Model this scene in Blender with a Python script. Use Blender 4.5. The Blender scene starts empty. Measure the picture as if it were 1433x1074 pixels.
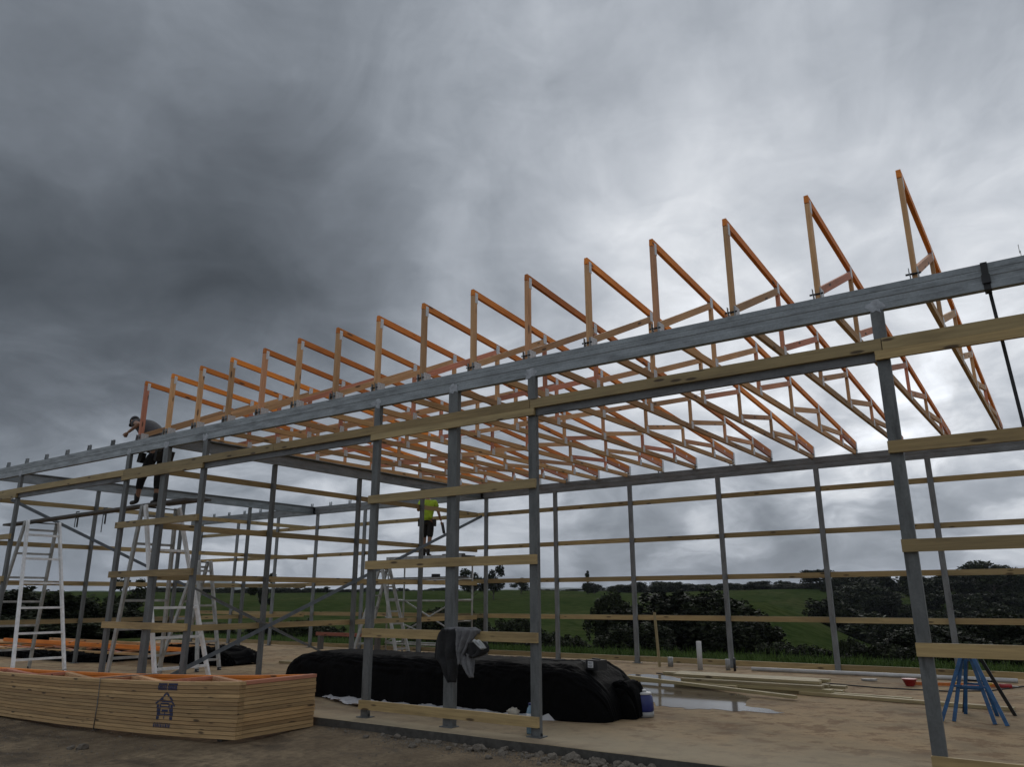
import bpy, bmesh, math, random
import numpy as np
from mathutils import Vector, Matrix, Euler, noise

random.seed(7); rng = np.random.default_rng(7)
scene = bpy.context.scene
COL = scene.collection
R = math.radians

# ---------------------------------------------------------------- camera
YAW, PITCH, ROLL = 0.602, 0.274, -0.004
FPX, IMW, IMH = 1066.0, 1433.0, 1074.0
CAM = Vector((4.957, -7.779, 1.511))
fwd = Vector((-math.sin(YAW)*math.cos(PITCH), math.cos(YAW)*math.cos(PITCH), math.sin(PITCH)))
rgt = Vector((math.cos(YAW), math.sin(YAW), 0)); upv = rgt.cross(fwd)
cr, sr = math.cos(ROLL), math.sin(ROLL)
rgt, upv = cr*rgt + sr*upv, -sr*rgt + cr*upv
cd = bpy.data.cameras.new('camera'); cam = bpy.data.objects.new('camera', cd); COL.objects.link(cam)
M = Matrix((rgt, upv, -fwd)).transposed().to_4x4(); M.translation = CAM
cam.matrix_world = M
cd.sensor_fit = 'HORIZONTAL'; cd.sensor_width = 36; cd.lens = 36*FPX/IMW
cd.clip_start = .05; cd.clip_end = 20000
scene.camera = cam

def pdir(px, py):            # direction of a photograph pixel
    return (fwd + rgt*((px-IMW/2)/FPX) - upv*((py-IMH/2)/FPX)).normalized()

# ---------------------------------------------------------------- sky, sun, exposure
SUN_DIR = pdir(1010, 250)
sun_el = math.asin(SUN_DIR.z); sun_az = math.atan2(SUN_DIR.x, SUN_DIR.y)
world = bpy.data.worlds.new('World'); scene.world = world; world.use_nodes = True

class N:
    """tiny node helper"""
    def __init__(s, tree): s.t = tree; s.l = tree.links
    def new(s, typ, **kw):
        n = s.t.nodes.new(typ)
        for k, v in kw.items():
            if k == 'inp':
                for a, b in v.items():
                    if isinstance(b, bpy.types.NodeSocket): s.l.new(b, n.inputs[a])
                    else: n.inputs[a].default_value = b
            else: setattr(n, k, v)
        return n
    def math(s, op, a, b=None, c=None, clamp=False):
        n = s.new('ShaderNodeMath', operation=op, use_clamp=clamp)
        for i, v in enumerate((a, b, c)):
            if v is None: continue
            if isinstance(v, bpy.types.NodeSocket): s.l.new(v, n.inputs[i])
            else: n.inputs[i].default_value = v
        return n.outputs[0]
    def vmath(s, op, a, b=None):
        n = s.new('ShaderNodeVectorMath', operation=op)
        for i, v in enumerate((a, b)):
            if v is None: continue
            if isinstance(v, bpy.types.NodeSocket): s.l.new(v, n.inputs[i])
            else: n.inputs[i].default_value = v
        return n
    def noise(s, vec, scale, detail=4, rough=.5, dist=0):
        n = s.new('ShaderNodeTexNoise', inp={'Scale': scale, 'Detail': detail, 'Roughness': rough, 'Distortion': dist})
        if vec is not None: s.l.new(vec, n.inputs['Vector'])
        return n.outputs['Fac']
    def ramp(s, fac, stops):
        n = s.new('ShaderNodeValToRGB'); cr_ = n.color_ramp
        while len(cr_.elements) < len(stops): cr_.elements.new(.5)
        for e, (p, c) in zip(cr_.elements, stops):
            e.position = p; e.color = tuple(c)+(1,) if len(c) == 3 else c
        s.l.new(fac, n.inputs[0]); return n.outputs[0]
    def mix(s, fac, a, b, typ='MIX'):
        n = s.new('ShaderNodeMix', data_type='RGBA', blend_type=typ)
        for k, v in ((0, fac), (6, a), (7, b)):
            if isinstance(v, bpy.types.NodeSocket): s.l.new(v, n.inputs[k])
            elif k: n.inputs[k].default_value = tuple(v)+(1,) if len(v) == 3 else v
            else: n.inputs[k].default_value = v
        return n.outputs[2]
    def maprange(s, v, a, b, c=0, d=1, smooth=True):
        n = s.new('ShaderNodeMapRange', interpolation_type='SMOOTHSTEP' if smooth else 'LINEAR')
        s.l.new(v, n.inputs[0])
        for i, q in enumerate((a, b, c, d)): n.inputs[1+i].default_value = q
        return n.outputs[0]

def build_world():
    t = world.node_tree; t.nodes.clear(); n = N(t)
    out = n.new('ShaderNodeOutputWorld')
    D = n.new('ShaderNodeTexCoord').outputs['Generated']
    # layered cloud deck: the direction is carried to a flat layer so that clouds flatten towards the horizon
    sep = n.new('ShaderNodeSeparateXYZ'); n.l.new(D, sep.inputs[0])
    den = n.math('ADD', n.math('MAXIMUM', sep.outputs[2], 0.0), .22)
    P = n.new('ShaderNodeCombineXYZ', inp={0: n.math('DIVIDE', sep.outputs[0], den), 1: n.math('DIVIDE', sep.outputs[1], den), 2: 3.7}).outputs[0]
    warp = n.new('ShaderNodeTexNoise', inp={'Scale': 1.3, 'Detail': 3.0}); n.l.new(P, warp.inputs['Vector'])
    wv = n.vmath('SUBTRACT', warp.outputs['Color'], (.5, .5, .5)).outputs[0]
    ws = n.vmath('SCALE', wv); ws.inputs[3].default_value = .55
    Pw = n.vmath('ADD', P, ws.outputs[0]).outputs[0]
    big = n.noise(Pw, 1.5, 5, .52); mid = None; fine = n.noise(D, 9.0, 5, .55, .4)
    # brightness of the cloud deck by direction, as the photograph shows it (8-bit grey), smoothly interpolated
    ds = n.vmath('SCALE', wv); ds.inputs[3].default_value = .16
    fw_ = n.new('ShaderNodeTexNoise', inp={'Scale': 7.0, 'Detail': 4.0}); n.l.new(D, fw_.inputs['Vector'])
    fs = n.vmath('SCALE', n.vmath('SUBTRACT', fw_.outputs['Color'], (.5, .5, .5)).outputs[0]); fs.inputs[3].default_value = .11
    Dw = n.vmath('NORMALIZE', n.vmath('ADD', n.vmath('ADD', D, ds.outputs[0]).outputs[0], fs.outputs[0]).outputs[0]).outputs[0]
    DECK = [(60,40,108),(210,40,114),(350,40,106),(500,40,116),(640,40,140),(800,60,136),(950,60,140),(1120,40,136),(1300,60,132),
        (60,200,98),(200,200,95),(350,170,100),(500,200,112),(650,200,134),(800,220,135),(900,180,160),(1000,200,172),(1150,200,164),(1300,180,152),
        (60,350,75),(200,350,72),(350,330,78),(450,300,94),(560,330,104),(700,330,145),(850,320,150),(960,350,170),(1080,300,174),(1380,330,160),
        (100,480,60),(250,470,63),(400,440,70),(520,420,84),(650,410,124),(800,430,150),(900,420,200),(1000,480,240),(1100,520,244),(1200,400,186),(1350,480,182),
        (50,570,92),(150,555,80),(60,640,142),(170,620,104),(330,660,138),(420,720,140),(560,740,122),(700,600,166),(850,560,212),(1150,610,236),(1330,560,226),
        (720,710,122),(820,740,106),(930,715,104),(930,790,140),(1080,720,120),(1200,690,176),(1200,770,122),(1390,690,142),(1390,780,134),(300,780,140),(90,770,128),(520,800,142),(1060,800,130)]
    dirs = np.array([tuple(pdir(px, py)) for px, py, g8 in DECK]); lum = np.array([(min(246, g8*(1.06+.17*min(1, max(0, (g8-70)/55))))/255)**2.2 for *_, g8 in DECK])
    def deck(az, el):
        v = np.array([math.sin(R(az))*math.cos(R(el)), math.cos(R(az))*math.cos(R(el)), math.sin(R(el))])
        w = np.exp(130*(dirs@v-1)); return float((w@lum+.50*.02)/(w.sum()+.02))
    sw = n.new('ShaderNodeSeparateXYZ'); n.l.new(Dw, sw.inputs[0])
    azf = n.math('ADD', n.math('DIVIDE', n.math('ARCTAN2', sw.outputs[0], sw.outputs[1]), R(144)), 104/144)   # -104..40 degrees -> 0..1
    EL = [-2, 3, 7, 11, 15, 20, 25, 31, 38, 46, 58]; AZS = np.linspace(-103, 39, 31)
    base = None
    for k, e in enumerate(EL):
        row = n.ramp(azf, [((az+104)/144, (deck(az, e),)*3) for az in AZS])
        if base is None: base = row
        else: base = n.mix(n.maprange(sw.outputs[2], math.sin(R(EL[k-1])), math.sin(R(e)), 0, 1, False), base, row)
    mid = n.noise(n.vmath('MULTIPLY', Dw, (1, 1, 1.05)).outputs[0], 4.6, 7, .56, .5)
    soft = n.maprange(sep.outputs[2], .12, .5, 1.0, .25)
    puff = n.noise(n.vmath('MULTIPLY', D, (8, 8, 19)).outputs[0], 1.0, 6, .58, .8)
    tex = n.math('ADD', n.math('MULTIPLY', n.math('SUBTRACT', big, .5), .22), n.math('MULTIPLY', n.math('SUBTRACT', mid, .5), 1.2))
    tex = n.math('ADD', tex, n.math('MULTIPLY', n.math('SUBTRACT', fine, .5), n.math('MULTIPLY', soft, .6)))
    tex = n.math('ADD', tex, n.math('MULTIPLY', n.math('SUBTRACT', puff, .5), n.math('MULTIPLY', soft, 1.35)))
    low = n.maprange(sep.outputs[2], .10, .34, 1.0, .12)
    cum = n.maprange(n.noise(n.vmath('MULTIPLY', Dw, (5.2, 5.2, 13)).outputs[0], 1.0, 6, .52, .35), .40, .62, -.5, .5)
    tex = n.math('ADD', tex, n.math('MULTIPLY', cum, n.math('MULTIPLY', low, .62)))
    # cloud texture scales with the brightness of the deck
    L = n.math('MULTIPLY', base, n.math('EXPONENT', n.math('MULTIPLY', tex, .98)))
    tint = n.ramp(L, [(0, (.82, .97, 1.15)), (.14, (.86, .98, 1.14)), (.4, (.91, .99, 1.11)), (.75, (.96, 1.0, 1.06))])
    cloud = n.mix(1.0, tint, (1, 1, 1), 'MULTIPLY')
    cs = n.vmath('SCALE', cloud); n.l.new(L, cs.inputs[3])
    sky = n.new('ShaderNodeTexSky', sky_type='NISHITA', sun_disc=False, sun_elevation=sun_el, sun_rotation=sun_az)
    bs = n.new('ShaderNodeBackground', inp={'Color': sky.outputs[0], 'Strength': .05})
    bc = n.new('ShaderNodeBackground', inp={'Color': cs.outputs[0], 'Strength': 1.0})
    mx = n.new('ShaderNodeMixShader', inp={0: .985, 1: bs.outputs[0], 2: bc.outputs[0]})
    n.l.new(mx.outputs[0], out.inputs[0])
build_world()
sd = bpy.data.lights.new('sun', 'SUN'); sd.energy = .9; sd.angle = R(35); sd.color = (1, .97, .92)
sun = bpy.data.objects.new('sun', sd); COL.objects.link(sun)
sun.rotation_euler = SUN_DIR.to_track_quat('Z', 'Y').to_euler()
vs = scene.view_settings; vs.view_transform = 'Standard'; vs.look = 'None'; vs.exposure = 0; vs.gamma = 1

# ---------------------------------------------------------------- object helpers
def wm(o):
    m = o.matrix_basis.copy(); p = o.parent
    while p: m = p.matrix_basis @ m; p = p.parent
    return m
def link(name, data, parent=None, world_m=None, mat=None):
    o = bpy.data.objects.new(name, data); COL.objects.link(o)
    if data is not None and mat is not None and not data.materials: data.materials.append(mat)
    if parent: o.parent = parent
    if world_m is not None:
        o.matrix_basis = (wm(parent).inverted() @ world_m) if parent else world_m
    return o
def thing(name, label, cat, loc=(0, 0, 0), rz=0, group=None):
    o = bpy.data.objects.new(name, None); COL.objects.link(o); o.empty_display_size = .2
    o.location = loc; o.rotation_euler = (0, 0, rz)
    o['label'] = label; o['category'] = cat
    if group: o['group'] = group
    return o
def tag(o, label, cat, group=None):
    o['label'] = label; o['category'] = cat
    if group: o['group'] = group
    return o
def copy_tree(o, parent=None):
    c = o.copy(); COL.objects.link(c); c.parent = parent
    for ch in o.children: copy_tree(ch, c)
    return c
_mc = {}
def pyd(name, verts, faces, smooth=False):
    m = bpy.data.meshes.new(name); m.from_pydata([tuple(v) for v in verts], [], faces); m.update()
    if smooth: m.polygons.foreach_set('use_smooth', [True]*len(m.polygons))
    return m
def frame(p0, p1, up=(0, 0, 1)):
    p0, p1 = Vector(p0), Vector(p1); x = (p1-p0).normalized(); u = Vector(up)
    if abs(x.dot(u)) > .999: u = Vector((0, 1, 0))
    y = u.cross(x).normalized(); z = x.cross(y)
    m = Matrix((x, y, z)).transposed().to_4x4(); m.translation = (p0+p1)/2
    return m, (p1-p0).length
def boxmesh(L, t, w, mat):
    k = ('b', round(L, 3), round(t, 4), round(w, 4), mat.name)
    if k not in _mc:
        a, b, c = L/2, t/2, w/2
        v = [(x, y, z) for x in (-a, a) for y in (-b, b) for z in (-c, c)]
        _mc[k] = pyd('bar', v, [(0, 1, 3, 2), (4, 6, 7, 5), (0, 4, 5, 1), (2, 3, 7, 6), (0, 2, 6, 4), (1, 5, 7, 3)])
        _mc[k].materials.append(mat)
    return _mc[k]
def bar(name, p0, p1, t, w, mat, parent=None, up=(0, 0, 1)):
    """rectangular member from p0 to p1, t thick (sideways), w high (towards up)"""
    m, L = frame(p0, p1, up)
    return link(name, boxmesh(L, t, w, mat), parent, m)
def tubemesh(L, r, mat, seg=10, r2=None):
    r2 = r if r2 is None else r2
    k = ('t', round(L, 3), round(r, 4), round(r2, 4), seg, mat.name)
    if k not in _mc:
        v, f = [], []
        for i in range(seg):
            a = 2*math.pi*i/seg
            v += [(-L/2, r*math.cos(a), r*math.sin(a)), (L/2, r2*math.cos(a), r2*math.sin(a))]
        f = [(2*i, 2*((i+1) % seg), 2*((i+1) % seg)+1, 2*i+1) for i in range(seg)]
        f += [tuple(2*i for i in range(seg))[::-1], tuple(2*i+1 for i in range(seg))]
        m = pyd('tube', v, f)
        m.polygons.foreach_set('use_smooth', [True]*seg+[False]*2); m.materials.append(mat); _mc[k] = m
    return _mc[k]
def tube(name, p0, p1, r, mat, parent=None, seg=10, r2=None):
    m, L = frame(p0, p1); return link(name, tubemesh(L, r, mat, seg, r2), parent, m)
def cprofile(w, d, t=.004, lip=.018):
    """lipped channel, web at y=0 facing -y, flanges towards +y; w along z"""
    a = w/2
    o = [(0, -a), (0, a), (d, a), (d, a-lip), (d-t, a-lip), (d-t, a-t), (t, a-t), (t, -a+t), (d-t, -a+t), (d-t, -a+lip), (d, -a+lip), (d, -a)]
    return o
def ribbed(w, d, t=.004, lip=.02):
    a = w/2; g = .0035
    web = [(0, -a), (0, -a*.45), (g, -a*.38), (g, -a*.05), (0, 0.02*a), (0, a*.42), (g*.6, a*.48), (0, a*.55), (0, a)]
    inner = [(d, a), (d, a-lip), (d-t, a-lip), (d-t, a-t), (t+g, a-t), (t+g, -a+t), (d-t, -a+t), (d-t, -a+lip), (d, -a+lip), (d, -a)]
    return web+inner
def section(name, p0, p1, prof, mat, parent=None, up=(0, 0, 1), key=None):
    m, L = frame(p0, p1, up)
    k = ('s', round(L, 3), key or str(prof), mat.name)
    if k not in _mc:
        n = len(prof)
        v = [(x, y, z) for x in (-L/2, L/2) for y, z in prof]
        bm = bmesh.new(); bv = [bm.verts.new(q) for q in v]
        for i in range(n):
            j = (i+1) % n; bm.faces.new((bv[i], bv[j], bv[n+j], bv[n+i]))
        f0 = bm.faces.new(bv[:n][::-1]); f1 = bm.faces.new(bv[n:])
        bmesh.ops.triangulate(bm, faces=[f0, f1]); bmesh.ops.recalc_face_normals(bm, faces=bm.faces)
        me = bpy.data.meshes.new('section'); bm.to_mesh(me); bm.free(); me.materials.append(mat); _mc[k] = me
    return link(name, _mc[k], parent, m)
def lathe(name, prof, mat, parent, loc, seg=20, rot=None):
    v, f = [], []
    for r, z in prof:
        for i in range(seg):
            a = 2*math.pi*i/seg; v.append((r*math.cos(a), r*math.sin(a), z))
    for j in range(len(prof)-1):
        for i in range(seg):
            k = (i+1) % seg; f.append((j*seg+i, j*seg+k, (j+1)*seg+k, (j+1)*seg+i))
    f.append(tuple(range(seg))[::-1]); f.append(tuple(range((len(prof)-1)*seg, len(prof)*seg)))
    m = pyd(name, v, f, True)
    mm = Matrix.Translation(loc)
    if rot: mm = mm @ Euler(rot).to_matrix().to_4x4()
    return link(name, m, parent, mm, mat)
def path_tube(name, pts, r, mat, parent=None, seg=6):
    pts = [Vector(p) for p in pts]; v, f = [], []
    for i, p in enumerate(pts):
        d = (pts[min(i+1, len(pts)-1)]-pts[max(i-1, 0)]).normalized()
        u = Vector((0, 0, 1)) if abs(d.z) < .9 else Vector((1, 0, 0))
        a = d.cross(u).normalized(); b = a.cross(d)
        v += [p+a*r*math.cos(2*math.pi*k/seg)+b*r*math.sin(2*math.pi*k/seg) for k in range(seg)]
    for i in range(len(pts)-1):
        for k in range(seg):
            f.append((i*seg+k, i*seg+(k+1) % seg, (i+1)*seg+(k+1) % seg, (i+1)*seg+k))
    f += [tuple(range(seg))[::-1], tuple(range((len(pts)-1)*seg, len(pts)*seg))]
    o = link(name, None or pyd(name, v, f, True), parent, Matrix(), mat)
    return o

# ---------------------------------------------------------------- materials
def mat(name):
    m = bpy.data.materials.new(name); m.use_nodes = True; t = m.node_tree
    b = t.nodes['Principled BSDF']; return m, N(t), b
def simple(name, col, rough=.6, metal=0, var=.12, scale=6, bump=0):
    m, n, b = mat(name)
    co = n.new('ShaderNodeTexCoord').outputs['Object']
    f = n.noise(co, scale, 5, .6)
    lo = tuple(c*(1-var*1.6) for c in col); hi = tuple(min(1, c*(1+var*1.6)) for c in col)
    n.l.new(n.ramp(f, [(.25, lo), (.75, hi)]), b.inputs['Base Color'])
    b.inputs['Roughness'].default_value = rough; b.inputs['Metallic'].default_value = metal
    if bump:
        bp = n.new('ShaderNodeBump', inp={'Height': n.noise(co, scale*5, 6, .65), 'Strength': bump, 'Distance': .02})
        n.l.new(bp.outputs[0], b.inputs['Normal'])
    return m
def wood(name, dark, light, alt=None, knots=True, rough=.7, alt_amt=.6):
    """sawn timber, grain along local X, tone changes from piece to piece"""
    m, n, b = mat(name)
    co = n.new('ShaderNodeTexCoord').outputs['Object']
    rnd = n.new('ShaderNodeObjectInfo').outputs['Random']
    off = n.new('ShaderNodeCombineXYZ', inp={0: n.math('MULTIPLY', rnd, 91.), 1: n.math('MULTIPLY', rnd, 17.), 2: n.math('MULTIPLY', rnd, 53.)}).outputs[0]
    p = n.vmath('ADD', co, off).outputs[0]
    ps = n.vmath('MULTIPLY', p, (1.2, 26, 26)).outputs[0]
    g = n.noise(ps, 1.6, 5, .6, .6)
    c = n.ramp(g, [(.28, dark), (.72, light)])
    if alt:
        a = n.ramp(g, [(.28, tuple(q*.7 for q in alt)), (.72, alt)])
        fac = n.maprange(n.math('FRACT', n.math('MULTIPLY', rnd, 7.31)), .35, .8, 0, alt_amt)
        c = n.mix(fac, c, a)
    # weather stain, broad along the board
    st = n.noise(n.vmath('MULTIPLY', p, (1.0, 5, 5)).outputs[0], 1.1, 4, .6)
    c = n.mix(n.maprange(st, .45, .72, 0, .45), c, tuple(q*.45 for q in dark))
    # each piece a little lighter or darker
    tone = n.math('ADD', .72, n.math('MULTIPLY', n.math('FRACT', n.math('MULTIPLY', rnd, 23.7)), .5))
    sc = n.vmath('SCALE', c); n.l.new(tone, sc.inputs[3]); c = sc.outputs[0]
    if knots:
        vo = n.new('ShaderNodeTexVoronoi', inp={'Scale': 1.0, 'Randomness': 1.0}); n.l.new(n.vmath('MULTIPLY', p, (2.2, 9, 9)).outputs[0], vo.inputs['Vector'])
        k = n.maprange(vo.outputs['Distance'], .10, .19, .85, 0)
        c = n.mix(k, c, (.035, .018, .008))
    n.l.new(c, b.inputs['Base Color']); b.inputs['Roughness'].default_value = rough
    bp = n.new('ShaderNodeBump', inp={'Height': g, 'Strength': .25, 'Distance': .004}); n.l.new(bp.outputs[0], b.inputs['Normal'])
    return m
def galv(name, col=(.225, .245, .255), rough=.42, metal=.55):
    m, n, b = mat(name)
    co = n.new('ShaderNodeTexCoord').outputs['Object']
    rnd = n.new('ShaderNodeObjectInfo').outputs['Random']
    p = n.vmath('ADD', co, n.new('ShaderNodeCombineXYZ', inp={0: n.math('MULTIPLY', rnd, 40.)}).outputs[0]).outputs[0]
    f = n.noise(n.vmath('MULTIPLY', p, (1, 4, 4)).outputs[0], 2.2, 5, .6)
    c = n.ramp(f, [(.25, tuple(q*.62 for q in col)), (.5, col), (.8, tuple(min(1, q*1.28) for q in col))])
    sp = n.new('ShaderNodeTexVoronoi', inp={'Scale': 55.0}); n.l.new(p, sp.inputs['Vector'])
    bw = n.new('ShaderNodeRGBToBW'); n.l.new(sp.outputs['Color'], bw.inputs[0]); c = n.mix(.10, c, bw.outputs[0], 'OVERLAY')
    # white rust and handling marks
    w = n.noise(n.vmath('MULTIPLY', p, (.6, 3, 3)).outputs[0], 3, 5, .6)
    c = n.mix(n.maprange(w, .55, .72, 0, .4), c, tuple(min(1, q*1.7) for q in col))
    d = n.noise(n.vmath('MULTIPLY', p, (.9, 6, 6)).outputs[0], 2.2, 4, .6)
    c = n.mix(n.maprange(d, .53, .72, 0, .6), c, tuple(q*.35 for q in col))
    n.l.new(c, b.inputs['Base Color']); b.inputs['Metallic'].default_value = metal
    n.l.new(n.maprange(w, .3, .7, rough-.08, rough+.18), b.inputs['Roughness'])
    return m

W_TOP = wood('orange_treated_timber', (.62, .165, .014), (.84, .29, .032), (.74, .20, .03), alt_amt=.4)
W_WEB = wood('web_timber', (.46, .25, .11), (.66, .40, .20), (.68, .25, .16), alt_amt=.9)
W_BOT = wood('bottom_chord_timber', (.42, .245, .10), (.62, .39, .175), (.58, .31, .13))
W_HEEL = wood('red_marked_timber', (.40, .15, .09), (.56, .24, .14), None)
W_GIRT = wood('treated_pine', (.27, .19, .085), (.44, .32, .145), (.36, .28, .14), alt_amt=.7)
W_PILE = wood('treated_pine_pale', (.25, .20, .10), (.43, .345, .185), (.33, .28, .14))
W_STACK = wood('stacked_truss_timber', (.36, .225, .098), (.53, .355, .17), (.45, .27, .115), alt_amt=.6)
W_DARK = wood('weathered_plank', (.05, .045, .04), (.11, .10, .09), None)
W_RED = wood('red_brown_board', (.16, .05, .03), (.26, .085, .05), None)
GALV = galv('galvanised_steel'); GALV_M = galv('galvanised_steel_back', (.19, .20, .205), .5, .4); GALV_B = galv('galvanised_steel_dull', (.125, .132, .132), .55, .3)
PLATE = simple('nail_plate_zinc', (.50, .51, .51), .45, .55, .25, 40)
ZINC = simple('zinc_spray_paint', (.34, .36, .385), .55, .3, .25, 14)
STRAP_STEEL = simple('dark_brace_steel', (.13, .15, .17), .5, .5, .2, 6)
ALU = simple('aluminium', (.80, .81, .82), .45, .2, .14, 7); ALU_D = simple('aluminium_dull', (.36, .365, .355), .5, .3, .22, 7)
BLACK = simple('black_rubber', (.012, .012, .013), .6, 0, .2, 8)
STEEL_BK = simple('black_steel', (.025, .025, .027), .45, .4, .2, 8)
INK = simple('blue_stencil_ink', (.018, .025, .075), .75, 0, .5, 60)
WHITE_PVC = simple('white_pvc', (.46, .46, .45), .45, 0, .12, 5)
WHITE = simple('white_label', (.6, .6, .6), .6, 0, .15, 30)
BLUE = simple('blue_enamel', (.012, .075, .19), .45, 0, .35, 9)
BLUE_P = simple('blue_plastic', (.008, .018, .12), .35, 0, .15, 6)
GREYP = simple('grey_plastic', (.25, .25, .24), .5, 0, .15, 6)
RED = simple('red_plastic', (.30, .018, .02), .45, 0, .15, 8)
ORANGE = simple('orange_paint', (.50, .14, .02), .55, 0, .2, 8)
YELLOW = simple('yellow_plastic', (.5, .30, .02), .5, 0, .2, 8)
CLEAR = simple('pale_blue_plastic', (.16, .26, .34), .15, 0, .15, 12)

# ---------------------------------------------------------------- terrain
RIDGE_AZ = [-180, -75, -62, -55, -48, -35, -29, -18, -11, -3, 8, 20, 180]
RIDGE_EL = [.3, .45, .40, .30, .36, .44, .41, .36, .46, .60, .7, .6, .3]
SPUR_AZ = [-24, -17.8, -14, -10.5, -6, 0, 30]
SPUR_EL = [.15, .22, -1.2, -2.9, -3.6, -3.9, -3.9]
def sstep(x, a, b):
    t = np.clip((x-a)/(b-a), 0, 1); return t*t*(3-2*t)
def pad_z(x, y):
    z = -.10 - .19*sstep(-x, 1.5, 7.5)*sstep(-y, .3, 1.3) - .05*sstep(-y, .5, 3)
    return z
def terrain(x, y):
    x = np.asarray(x, float); y = np.asarray(y, float)
    dx, dy = x-CAM.x, y-CAM.y; r = np.hypot(dx, dy); az = np.degrees(np.arctan2(dx, dy))
    outx = np.maximum(np.maximum(-27-x, x-16), 0); outy = np.maximum(np.maximum(-40-y, y-11.4), 0)
    pd = np.hypot(outx, outy)
    ridge = CAM.z + 235*np.tan(np.radians(np.interp(az, RIDGE_AZ, RIDGE_EL)))
    spur = CAM.z + 95*np.tan(np.radians(np.interp(az, SPUR_AZ, SPUR_EL)))
    k = sstep(az, -21, -17)
    near = -2.9
    z95 = near + (ridge-near)*sstep(95., 45, 235); z95 = z95*(1-k)+spur*k
    z140 = (near + (ridge-near)*sstep(140., 45, 235))*(1-k) + (spur-2.5)*k
    o = np.where(r < 95, near + (z95-near)*sstep(r, 48, 95), np.where(r < 140, z95+(z140-z95)*sstep(r, 95, 140), z140+(ridge-z140)*sstep(r, 140, 235)))
    o = np.where(r > 250, ridge - 34*sstep(r, 250, 700), o)
    und = (np.sin(x*.06+1.3)*np.cos(y*.05)+np.sin(x*.13-y*.11))*.30*sstep(r, 40, 90) + (np.sin(x*.031+2)*np.cos(y*.027+.5))*.9*sstep(r, 60, 110)*(1-sstep(r, 190, 230))
    t = sstep(pd, 0, 22)
    return pad_z(x, y)*(1-t) + (o+und)*t

def ground_mesh():
    nr, na = 250, 320
    rr = np.concatenate([[.0], np.geomspace(.5, 9000, nr)])
    aa = np.linspace(-math.pi, math.pi, na, endpoint=False)
    X = CAM.x + np.outer(rr, np.sin(aa)); Y = CAM.y + np.outer(rr, np.cos(aa)); Z = terrain(X, Y)
    near = (np.hypot(X-CAM.x, Y-CAM.y) < 40)
    for i in range(1, nr+1):
        if rr[i] > 30: break
        for j in range(na):
            p = Vector((X[i, j]*1.3, Y[i, j]*1.3, 0)); q = Vector((X[i, j]*5, Y[i, j]*5, 3))
            Z[i, j] += .022*noise.noise(p) + .010*noise.noise(q)
    v = np.stack([X, Y, Z], -1).reshape(-1, 3)
    f = []
    for i in range(nr):
        b0, b1 = i*na, (i+1)*na
        for j in range(na):
            k = (j+1) % na; f.append((b0+j, b0+k, b1+k, b1+j))
    return pyd('ground', v.tolist(), f, True)
def ground_material():
    m, n, b = mat('ground_earth_and_pasture')
    geo = n.new('ShaderNodeNewGeometry').outputs['Position']
    sep = n.new('ShaderNodeSeparateXYZ'); n.l.new(geo, sep.inputs[0])
    # pasture beyond the building pad
    ox = n.math('MAXIMUM', n.math('SUBTRACT', -24.5, sep.outputs[0]), n.math('SUBTRACT', sep.outputs[0], 14))
    oy = n.math('SUBTRACT', sep.outputs[1], 11.0)
    edge = n.math('ADD', n.math('MAXIMUM', ox, oy), n.math('MULTIPLY', n.math('SUBTRACT', n.noise(geo, .7, 4), .5), 2.5))
    g = n.maprange(edge, -.1, .7)
    fine = n.noise(geo, 9, 8, .7); med = n.noise(geo, 1.1, 6, .6); tiny = n.noise(geo, 60, 4, .7)
    dirt = n.ramp(med, [(.30, (.115, .086, .056)), (.5, (.20, .152, .098)), (.68, (.30, .23, .145))])
    dirt = n.mix(n.maprange(fine, .35, .7, 0, .75), dirt, (.095, .072, .050))
    dirt = n.mix(n.maprange(tiny, .58, .72, 0, .6), dirt, (.36, .30, .22))
    dark = n.noise(n.vmath('MULTIPLY', geo, (1., 2.4, 1)).outputs[0], .9, 5, .65)
    dirt = n.mix(n.maprange(dark, .52, .68, 0, .65), dirt, (.045, .035, .026))
    gb = n.noise(geo, .035, 5, .6); gm = n.noise(geo, .6, 7, .7)
    grass = n.ramp(gb, [(.3, (.026, .042, .012)), (.5, (.044, .060, .020)), (.7, (.068, .074, .030))])
    grass = n.mix(n.maprange(gm, .40, .66, 0, .8), grass, (.016, .030, .007))
    gp = n.noise(n.vmath('MULTIPLY', geo, (1., .5, 1)).outputs[0], .10, 8, .72)
    grass = n.mix(n.maprange(gp, .52, .7, 0, .5), grass, (.070, .068, .030))
    n.l.new(n.mix(g, dirt, grass), b.inputs['Base Color'])
    n.l.new(n.maprange(dark, .5, .68, .9, .62), b.inputs['Roughness'])
    n.l.new(n.maprange(g, 0, 1, .12, 0), b.inputs['Specular IOR Level'])
    bp = n.new('ShaderNodeBump', inp={'Height': n.math('ADD', fine, n.math('MULTIPLY', tiny, .35)), 'Strength': .8, 'Distance': .05})
    n.l.new(bp.outputs[0], b.inputs['Normal'])
    return m
gr = link('ground', ground_mesh(), mat=ground_material()); gr['kind'] = 'structure'

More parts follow.
